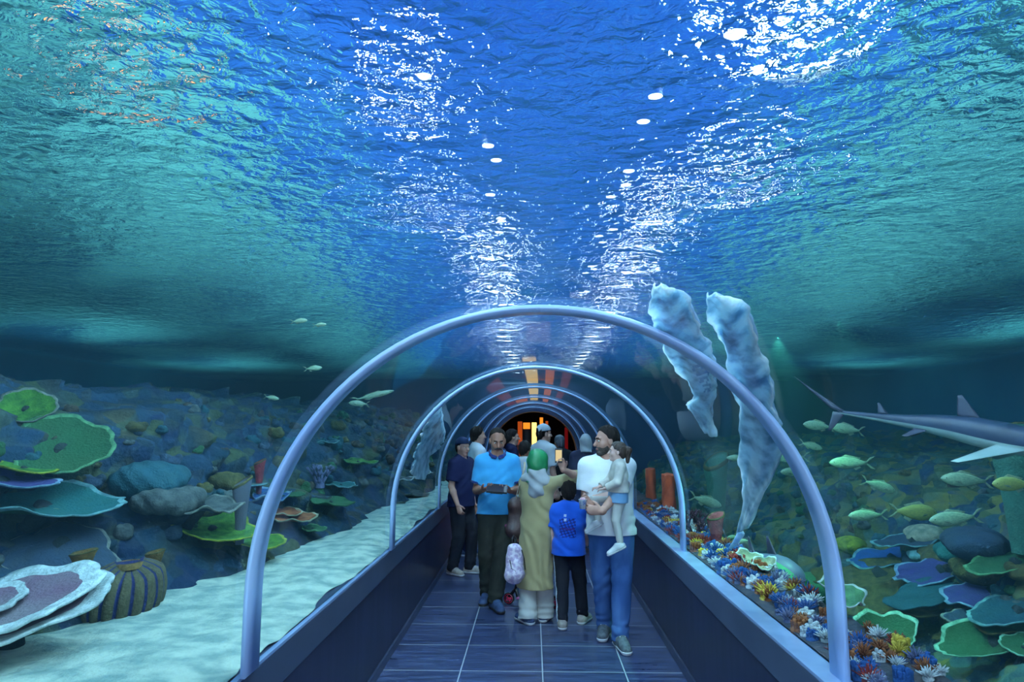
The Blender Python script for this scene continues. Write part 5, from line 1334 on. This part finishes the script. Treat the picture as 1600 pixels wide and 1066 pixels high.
# ------------------------------------------------------------------ fish
def loft(rings, cap=True):
    n = len(rings[0]); V = [p for r in rings for p in r]; Fq = []
    for i in range(len(rings)-1):
        for k in range(n): Fq.append((i*n+k, i*n+(k+1) % n, (i+1)*n+(k+1) % n, (i+1)*n+k))
    if cap: Fq += [tuple(range(n-1, -1, -1)), tuple((len(rings)-1)*n+k for k in range(n))]
    return V, Fq
def fin(A, B, tipA, tipB, nrm, th, nu=8, nv=7, curve=0.0):
    """Thin tapering fin between root A-B and tip tipA-tipB."""
    A, B, tA, tB, nrm = (Vector(q) for q in (A, B, tipA, tipB, nrm)); nrm.normalize()
    top, bot = [], []
    for j in range(nv):
        v = j/(nv-1)
        for i in range(nu):
            u = i/(nu-1); p = (A.lerp(B, u)).lerp(tA.lerp(tB, u), v)+(tA-A)*curve*math.sin(PI*v)*0.0+(B-A)*curve*math.sin(PI*v)
            t = th*(1-(2*u-1)**2)**0.5*(1-0.85*v)+th*0.06
            top.append(p+nrm*t); bot.append(p-nrm*t)
    n = nu*nv; V = top+bot; Fq = []
    for j in range(nv-1):
        for i in range(nu-1):
            a = j*nu+i; Fq += [(a, a+1, a+nu+1, a+nu), (n+a, n+a+nu, n+a+nu+1, n+a+1)]
    for j in range(nv-1):
        for e in (0, nu-1): a = j*nu+e; Fq.append((a, a+nu, n+a+nu, n+a))
    for i in range(nu-1):
        for e in (0, nv-1): a = e*nu+i; Fq.append((a, n+a, n+a+1, a+1))
    return V, Fq
def fixn(o):
    b = bmesh.new(); b.from_mesh(o.data); bmesh.ops.recalc_face_normals(b, faces=b.faces); b.to_mesh(o.data); b.free(); return o
FISH_S = mat('fish_silver_green', srgb(150, 176, 140), rough=0.35, c2=srgb(112, 146, 120), scale=14, stretch=(1, 1, 5), spec=0.6)
FISH_Y = mat('fish_olive_yellow', srgb(150, 160, 84), rough=0.4, c2=srgb(120, 136, 80), scale=14, stretch=(1, 1, 5), spec=0.5)
FIN_M = mat('fish_fin', srgb(128, 150, 120), rough=0.5, c2=srgb(100, 124, 104), scale=30)
EYE_F = mat('fish_eye', (0.01, 0.01, 0.012, 1), rough=0.1, c2=(0.02, 0.02, 0.02, 1), scale=30)
def make_fish(m, deep=0.30):
    t = empty('fish', (0, 0, 0)); rings = []
    prof = [(0.5, 0.012, 0.01), (0.47, 0.05, 0.035), (0.40, 0.095, 0.055), (0.28, 0.14, 0.07), (0.12, 0.155, 0.075), (-0.06, 0.135, 0.065), (-0.22, 0.09, 0.045), (-0.34, 0.045, 0.025), (-0.42, 0.032, 0.014)]
    for x, h, w_ in prof:
        rings.append([(x, w_*math.cos(2*PI*k/14), h*(deep/0.30)*math.sin(2*PI*k/14)+0.01) for k in range(14)])
    v, f = loft(rings); fixn(mesh_obj('body', v, f, m, t))
    mb = MB(); mb.add(fin((-0.38, 0, 0.02), (-0.42, 0, 0.02), (-0.50, 0, 0.15), (-0.62, 0, 0.17), (0, 1, 0), 0.010)); mb.add(fin((-0.38, 0, -0.0), (-0.42, 0, 0.0), (-0.50, 0, -0.13), (-0.62, 0, -0.15), (0, 1, 0), 0.010)); fixn(mb.build('tail_fin', FIN_M, t))
    d = deep/0.30
    mb = MB(); mb.add(fin((0.22, 0, 0.145*d), (-0.22, 0, 0.085*d), (0.10, 0, 0.215*d), (-0.27, 0, 0.13*d), (0, 1, 0), 0.010)); fixn(mb.build('dorsal_fin', FIN_M, t))
    mb = MB(); mb.add(fin((-0.05, 0, -0.11*d), (-0.24, 0, -0.07*d), (-0.13, 0, -0.18*d), (-0.27, 0, -0.11*d), (0, 1, 0), 0.008)); fixn(mb.build('anal_fin', FIN_M, t))
    for s in (-1, 1):
        mb = MB(); mb.add(fin((0.26, s*0.066, -0.01), (0.20, s*0.068, -0.05), (0.13, s*0.11, -0.02), (0.10, s*0.10, -0.08), (0, 1, 0.1), 0.006)); fixn(mb.build('pectoral_fin', FIN_M, t))
        mb = MB(); v, f = lathe([(0.001, 0.008), (0.012, 0.006), (0.016, 0.0), (0.001, -0.004)], 10); mesh_obj('eye', [(0.40+x, s*(0.047+z), 0.025+y) for x, y, z in v], f, EYE_F, t)
    return t
_fp = {}
def put_fish(px, py, X, L_, head, label, kind='s', roll=0.0):
    """head: direction the fish points in degrees about the vertical (0 = +X), roll = nose up."""
    if kind not in _fp: _fp[kind] = o = make_fish({'s': FISH_S, 'y': FISH_Y}[kind], 0.30 if kind == 's' else 0.36)
    else:
        src = _fp[kind]; o = src.copy(); COL.objects.link(o)
        for ch in src.children: d = ch.copy(); COL.objects.link(d); d.parent = o
    o.location = PX(px, py, X); o.rotation_euler = (0, math.radians(-roll), math.radians(head)); o.scale = (L_, L_, L_)
    return tag(o, label, 'fish', 'school of silvery green fish')
# fish look side on to the camera: they swim across, along the tunnel
for px, py, X, wpx, head, roll, kind, label in (
    (1278, 666, 2.3, 46, 188, 6, 's', 'silvery fish right under the shark tail'), (1322, 671, 2.4, 48, 186, 8, 's', 'silvery fish second in line under the shark tail'),
    (1268, 697, 2.3, 34, 8, -16, 's', 'small silvery fish nosing down by the arch'), (1328, 724, 2.4, 58, 178, 0, 's', 'long silvery fish with forked tail beside the arch'),
    (1374, 760, 2.5, 48, 6, -18, 's', 'bright silvery fish slanting down in the middle of the school'), (1508, 751, 2.6, 62, 176, 4, 's', 'large silvery fish to the tail side of the cut off one'),
    (1582, 757, 2.5, 52, 180, 0, 'y', 'greenish fish partly cut off by the frame edge'), (1354, 806, 2.4, 50, 178, -2, 's', 'silvery green fish over the lilac rock at the arch'),
    (1430, 801, 2.5, 62, 4, -4, 'y', 'olive yellow fish above the terrace'), (1490, 811, 2.5, 64, 178, -6, 's', 'plump silvery green fish lowest in the school'),
    (1235, 715, 2.2, 50, 184, 0, 's', 'dim fish behind the first arch'), (1240, 738, 2.3, 40, 184, 0, 's', 'lower dim fish behind the first arch'),
    (1150, 716, 2.0, 28, 178, 0, 's', 'pale fish just under the tip of the white ray'), (1104, 784, 1.8, 50, 10, -18, 's', 'slender fish crossing in front of the green pillar sponge'),
    (1146, 840, 1.75, 20, 190, 0, 's', 'little pale fish above the green shark snout'), (1160, 846, 1.75, 22, 150, -10, 's', 'second little pale fish above the green shark snout')):
    D = (PX(px, py, X)-CAM).length; put_fish(px, py, X, wpx/1075*D*0.95, head, label, kind, roll)
for px, py, X, wpx, head, roll, label in ((490, 576, -1.9, 26, 12, 6, 'tiny bright fish near the surface over the reef'), (500, 508, -1.6, 20, 6, 6, 'tiny bright fish highest over the reef'), (468, 502, -1.8, 24, 12, 8, 'tiny pale fish beside the highest one'),
    (585, 618, -1.7, 64, 14, 14, 'long thin silver fish between the first two arches'), (560, 631, -1.8, 30, 190, 4, 'small silver fish under the long thin one'), (425, 622, -2.1, 22, 4, -10, 'whitish fish over the dark reef near the first arch'),
    (566, 885, -1.55, 16, 20, 60, 'tiny fish nosing up from the sand'), (440, 1150, -1.4, 10, 0, 0, None)):
    if label:
        D = (PX(px, py, X)-CAM).length; o = put_fish(px, py, X, wpx/1075*D*0.95, head, label, 's', roll); o['group'] = 'small fish over the sand side reef'
        if wpx > 60: o.scale = (o.scale[0], o.scale[1]*0.5, o.scale[2]*0.45)

# sharks
SHARK_B = mat('shark_back', srgb(30, 38, 60), rough=0.4, c2=srgb(40, 50, 74), scale=6, spec=0.5); SHARK_W = mat('shark_belly', srgb(176, 192, 186), rough=0.45, c2=srgb(156, 176, 172), scale=6, spec=0.5)
SHARK_F = mat('shark_fin', srgb(40, 42, 60), rough=0.45, c2=srgb(54, 54, 72), scale=6)
def shark(label, pts, R, mats, group=None, tail=0.30, name='shark', dors=((0.34, 0.16, 0.17), (0.70, 0.08, 0.08)), pect=0.30, fins=SHARK_F, line=-0.18):
    """pts: nose-to-tail spine in world coordinates."""
    pts = [Vector(p) for p in pts]; t = empty(name, pts[len(pts)//2], 0, label, 'shark', group); o0 = pts[len(pts)//2]
    n = 28; L_ = sum((b-a).length for a, b in zip(pts, pts[1:]))
    def sp(u):
        s_ = u*(len(pts)-1); i = min(int(s_), len(pts)-2); f_ = s_-i
        P0, P1, P2, P3 = pts[max(i-1, 0)], pts[i], pts[i+1], pts[min(i+2, len(pts)-1)]
        return 0.5*((2*P1)+(P2-P0)*f_+(2*P0-5*P1+4*P2-P3)*f_*f_+(3*P1-P0-3*P2+P3)*f_**3)-o0
    def fr(u):
        d = (sp(min(u+0.02, 1))-sp(max(u-0.02, 0))).normalized(); sd = d.cross(Vector((0, 0, 1))).normalized(); return d, sd, sd.cross(d).normalized()
    prof = [(0, .06), (.03, .36), (.08, .62), (.16, .86), (.28, 1), (.42, .95), (.56, .72), (.70, .46), (.84, .26), (.94, .16), (1, .10)]
    rings, I = [], []
    for i in range(n):
        u = i/(n-1); r = R*lerp_tab(u, prof); d, sd, up = fr(u); c = sp(u)
        rings.append([c+sd*(r*0.86*math.cos(2*PI*k/20))+up*(r*math.sin(2*PI*k/20)) for k in range(20)])
    v, f = loft(rings); b = mesh_obj('body', v, f, mats, t)
    idx = []
    for q in range(len(f)):
        k = q % 20; a = math.sin(2*PI*(k+0.5)/20); idx.append(1 if a < line and q < (n-1)*20 else 0)
    b.data.polygons.foreach_set('material_index', idx); fixn(b)
    for u, l, h in dors:
        d, sd, up = fr(u); c = sp(u); r = R*lerp_tab(u, prof)*0.9
        mb = MB(); mb.add(fin(c+up*r-d*l*0.5, c+up*r*0.95+d*l*0.6, c+up*(r+h)+d*l*0.55, c+up*(r+h*0.95)+d*l*0.75, sd, R*0.09)); fixn(mb.build('dorsal_fin', fins, t))
    for s in (-1, 1):
        d, sd, up = fr(0.24); c = sp(0.24); r = R*0.8
        mb = MB(); mb.add(fin(c+sd*s*r*0.7-up*r*0.5-d*0.07, c+sd*s*r*0.7-up*r*0.5+d*0.09, c+sd*s*(r+pect*0.75)-up*(r*0.6+pect*0.35)+d*pect*0.55, c+sd*s*(r+pect*0.72)-up*(r*0.6+pect*0.36)+d*pect*0.68, up, R*0.10)); fixn(mb.build('pectoral_fin', SHARK_W if s > 0 else SHARK_W, t))
        d, sd, up = fr(0.62); c = sp(0.62); r = R*0.5
        mb = MB(); mb.add(fin(c+sd*s*r*0.4-up*r*0.7-d*0.04, c+sd*s*r*0.4-up*r*0.7+d*0.05, c+sd*s*0.09-up*(r+0.05)+d*0.08, c+sd*s*0.085-up*(r+0.05)+d*0.11, up, R*0.07)); fixn(mb.build('pelvic_fin', fins, t))
        d, sd, up = fr(0.07); c = sp(0.07); mb = MB(); v, f = lathe([(0.001, 0.006), (0.009, 0.004), (0.012, 0), (0.001, -0.004)], 10); q = c+sd*s*R*0.52+up*R*0.1
        mesh_obj('eye', [q+d*x+up*y+sd*s*z for x, y, z in v], f, EYE_F, t)
    d, sd, up = fr(0.985); c = sp(0.97)
    mb = MB(); mb.add(fin(c-up*R*0.10-d*0.05, c+d*0.07+up*R*0.16, c+d*tail*0.95+up*tail*0.60, c+d*tail*1.04+up*tail*0.66, sd, R*0.10)); mb.add(fin(c-d*0.02, c+d*0.06, c+d*tail*0.18-up*tail*0.42, c+d*tail*0.24-up*tail*0.42, sd, R*0.07)); fixn(mb.build('tail_fin', fins, t))
    return t
shark('slender grey shark gliding above the school of fish', [P(1700, 706, 3.9), P(1590, 688, 4.15), P(1490, 668, 4.4), P(1400, 656, 4.6), P(1310, 644, 4.75)], 0.092, [SHARK_B, SHARK_W], tail=0.32, dors=((0.44, 0.12, 0.13), (0.80, 0.06, 0.07)), pect=0.34)
GREENB = mat('blue_grey_back', srgb(76, 84, 112), rough=0.45, c2=srgb(92, 100, 124), scale=6); GREENW = mat('green_lit_flank', srgb(60, 184, 112), rough=0.45, c2=srgb(46, 150, 92), scale=5)  # green light painted into the flank colour; the back is plain blue grey
shark('stout green lit shark lying low behind the ledge garden', [P(1256, 918, 4.7), P(1218, 898, 4.9), P(1178, 880, 5.2), P(1142, 860, 5.7)], 0.13, [GREENB, GREENW], tail=0.22, dors=((0.42, 0.10, 0.12), (0.68, 0.10, 0.12)), pect=0.2, line=0.72)
# rays resting against the outside of the acrylic
RAY_W = mat('ray_belly', srgb(204, 220, 230), rough=0.5, c2=srgb(112, 142, 160), scale=7, detail=5, stretch=(3, 0.7, 1), lo=0.42, hi=0.66, bump=0.3, bscale=14); RAY_D = mat('ray_gill', srgb(150, 176, 200), rough=0.6, c2=srgb(120, 150, 180), scale=12)
for _m in (RAY_W, RAY_D):
    _b = [n_ for n_ in _m.node_tree.nodes if n_.type == 'BSDF_PRINCIPLED'][0]
    _b.inputs['Subsurface Weight'].default_value = 1.0; _b.inputs['Subsurface Radius'].default_value = (0.7, 0.9, 1.0); _b.inputs['Subsurface Scale'].default_value = 0.12
def on_glass(px, py):
    """Angle about the tunnel axis and depth where the view through (px, py) meets the acrylic."""
    d = _R @ Vector((px-800, 533-py, -FPX)); d = d/d.y; r = R_T+0.055
    ax, az = CAM.x, CAM.z-ZC; A = d.x**2+d.z**2; B = 2*(ax*d.x+az*d.z); C = ax*ax+az*az-r*r
    t = (-B+math.sqrt(B*B-4*A*C))/(2*A); w_ = CAM+d*t
    return math.atan2(w_.z-ZC, w_.x), w_.y
def draped_ray(label, pairs, thick, gills=(), tail=None):
    """pairs: opposite points of the outline, head to tail; the belly lies just outside the glass."""
    t = empty('stingray', (0, 0, 0), 0, label, 'stingray')
    ns, nw, R0 = 64, 25, R_T+0.055
    st = [on_glass(*a)+on_glass(*b) for a, b in pairs]; k_ = len(st)-1
    def sm(u, j): return sum(w_*lerp_tab(min(max(u+o_, 0), 1), [(q/k_, s[j]) for q, s in enumerate(st)]) for o_, w_ in ((-0.05, .25), (0, .5), (0.05, .25)))
    V, I = [], []
    for layer in (0, 1):
        for i in range(ns):
            u = i/(ns-1); a0, y0, a1, y1 = (sm(u, j) for j in range(4))
            for j in range(nw):
                v = 2*j/(nw-1)-1; q = (v+1)/2
                e_ = 0.035*v*abs(v)*(math.sin(i*0.85)+0.6*math.sin(i*1.9+1)); q += e_; s_ = a0+(a1-a0)*q; yy = y0+(y1-y0)*q
                bulge = thick*(1-v*v)**0.8*min(1, 4*min(i, ns-1-i)/ns+0.15)
                r = R0+0.012*(1+math.sin(v*5+i*0.35))*abs(v)+(0.006 if layer == 0 else 0.014+bulge)
                V.append((r*math.cos(s_), yy, ZC+r*math.sin(s_)))
    n = ns*nw; Fq = []
    for i in range(ns-1):
        for j in range(nw-1):
            a = i*nw+j; u, v = i/(ns-1), 2*j/(nw-1)-1
            Fq.append((a, a+1, a+nw+1, a+nw)); I.append(1 if any(abs(u-g-0.05*abs(v-gv)) < 0.011 and abs(v-gv) < 0.3 for g, gv in gills) else 0)
            Fq.append((n+a, n+a+nw, n+a+nw+1, n+a+1)); I.append(1)
    for i in range(ns-1):
        for e in (0, nw-1): a = i*nw+e; Fq.append((a, a+nw, n+a+nw, n+a)); I.append(0)
    for j in range(nw-1):
        for e in (0, ns-1): a = e*nw+j; Fq.append((a, n+a, n+a+1, a+1)); I.append(0)
    o = mesh_obj('body', V, Fq, [RAY_W, RAY_D], t); o.data.polygons.foreach_set('material_index', I); fixn(o)
    if tail:
        tp = [on_glass(*q) for q in tail]; mb = MB(); mb.add(sweep([((R0+0.03)*math.cos(a), y, ZC+(R0+0.03)*math.sin(a)) for a, y in tp], [0.022, 0.016, 0.010, 0.004][:len(tp)], 8)); mb.build('tail', RAY_D, t)
    return t
draped_ray('pale stingray pressed belly first over the tunnel roof beyond the first arch', [((1018, 456), (1030, 453)), ((1012, 475), (1060, 466)), ((1014, 500), (1078, 492)), ((1022, 530), (1092, 522)), ((1040, 560), (1104, 552)), ((1058, 590), (1112, 580)), ((1074, 612), (1116, 604)), ((1084, 628), (1110, 620)), ((1062, 634), (1108, 640)), ((1080, 655), (1110, 662)), ((1102, 682), (1113, 690))], 0.06, gills=((0.46, 0.25), (0.50, 0.3), (0.54, 0.35), (0.58, 0.4), (0.62, 0.4)))
draped_ray('second pale stingray with one long wing trailing down beside the first arch', [((1098, 470), (1112, 466)), ((1100, 490), (1152, 482)), ((1112, 522), (1172, 516)), ((1128, 560), (1184, 558)), ((1138, 600), (1194, 598)), ((1146, 640), (1206, 638)), ((1150, 690), (1214, 680)), ((1152, 740), (1214, 722)), ((1152, 792), (1186, 776)), ((1148, 838), (1156, 832))], 0.05, tail=((1150, 834), (1142, 846), (1134, 856)))
draped_ray('small white bellied ray pressed upright against the glass behind the navy cap man', [((684, 640), (690, 636)), ((672, 658), (696, 650)), ((664, 676), (698, 690)), ((656, 700), (690, 700)), ((650, 720), (676, 712)), ((646, 738), (672, 735)), ((652, 750), (668, 752))], 0.05)

# ------------------------------------------------------------------ hall beyond the end portal, warm lamps
M_BACK = mat('dark_red_wall', srgb(58, 26, 34), rough=0.8, c2=srgb(40, 20, 34), scale=1.2)
M_SIDE = mat('indigo_wall', srgb(24, 26, 62), rough=0.8, c2=srgb(34, 28, 58), scale=1.2)
struct(bm_obj('wall_hall_back', box_bm(-2.2, 2.2, 23.0, 23.2, 0, 3.2), M_BACK, smooth=False))
struct(bm_obj('wall_hall_left', box_bm(-2.3, -2.2, 17.5, 23.0, 0, 3.2), M_SIDE, smooth=False))
struct(bm_obj('wall_hall_right', box_bm(2.2, 2.3, 17.5, 23.0, 0, 3.2), M_SIDE, smooth=False))
struct(bm_obj('ceiling_hall', box_bm(-2.3, 2.3, 17.5, 23.2, 3.2, 3.3), M_SIDE, smooth=False))
for s_, nm in ((-1, 'left'), (1, 'right')):
    x0, x1 = sorted((s_*1.0, s_*2.3)); struct(bm_obj('floor_hall_'+nm, box_bm(x0 if s_ < 0 else 1.09, -1.175 if s_ < 0 else x1, 17.5, 23.2, -0.12, -0.001), M_TILE, smooth=False))
GOLD, AMBER, ORL = emit_mat('gold_glow', srgb(255, 214, 110), 2.4), emit_mat('amber_glow', srgb(255, 140, 40), 1.3), emit_mat('dim_orange_glow', srgb(200, 84, 30), 0.7)
def lit_column(x, y, w_, z0, z1, m, label):
    t = empty('display_column', (x, y, 0), 0, label, 'lamp')
    bm_obj('glowing_panel', box_bm(-w_/2, w_/2, -0.03, 0.03, z0, z1, 0.01), m, t)
    bm_obj('frame', box_bm(-w_/2-0.02, w_/2+0.02, 0.031, 0.08, 0.0, z1+0.03, 0.005), PLASTIC_BLACK, t)
lit_column(-0.42, 21.5, 0.14, 0.9, 1.98, ORL, 'dim orange lit column in the hall beyond the portal')
lit_column(0.02, 21.6, 0.15, 0.6, 1.95, GOLD, 'bright gold lit column in the hall beyond the portal')
lit_column(0.24, 21.2, 0.10, 0.6, 2.1, AMBER, 'amber lit column beside the gold one beyond the portal')
lit_column(-0.22, 22.2, 0.22, 1.75, 1.95, AMBER, 'short amber sign panel high beyond the portal')
lit_column(0.42, 21.9, 0.08, 0.6, 2.0, ORL, 'thin dim orange column beside the pale cap')
lit_column(1.05, 22.3, 0.10, 0.4, 1.8, emit_mat('red_glow', srgb(130, 20, 24), 0.5), 'dull red lit column at the portal side')
M_AMB = emit_mat('amber_lens', srgb(255, 150, 80), 5.0)
t = hall_lamp(-2.15, 3.3, 4.6, 0.075, 'amber lamp glinting orange through the ripples over the sand side', 6, M_AMB)
M_ORW = emit_mat('orange_wall_light', srgb(255, 110, 40), 1.2)
t = empty('wall_light', (0.12, Y_END-0.27, 3.9), 0, 'added orange panel imitating the hall reflection over the end portal', 'lamp')  # glowing panel added to imitate the lit hall mirrored in the water
bm_obj('lens', box_bm(-0.30, 0.30, -0.03, 0.0, 0, 0.5, 0.01), M_ORW, t); bm_obj('housing', box_bm(-0.33, 0.33, 0.0, 0.02, -0.03, 0.53, 0.005), M_LAMPB, t)
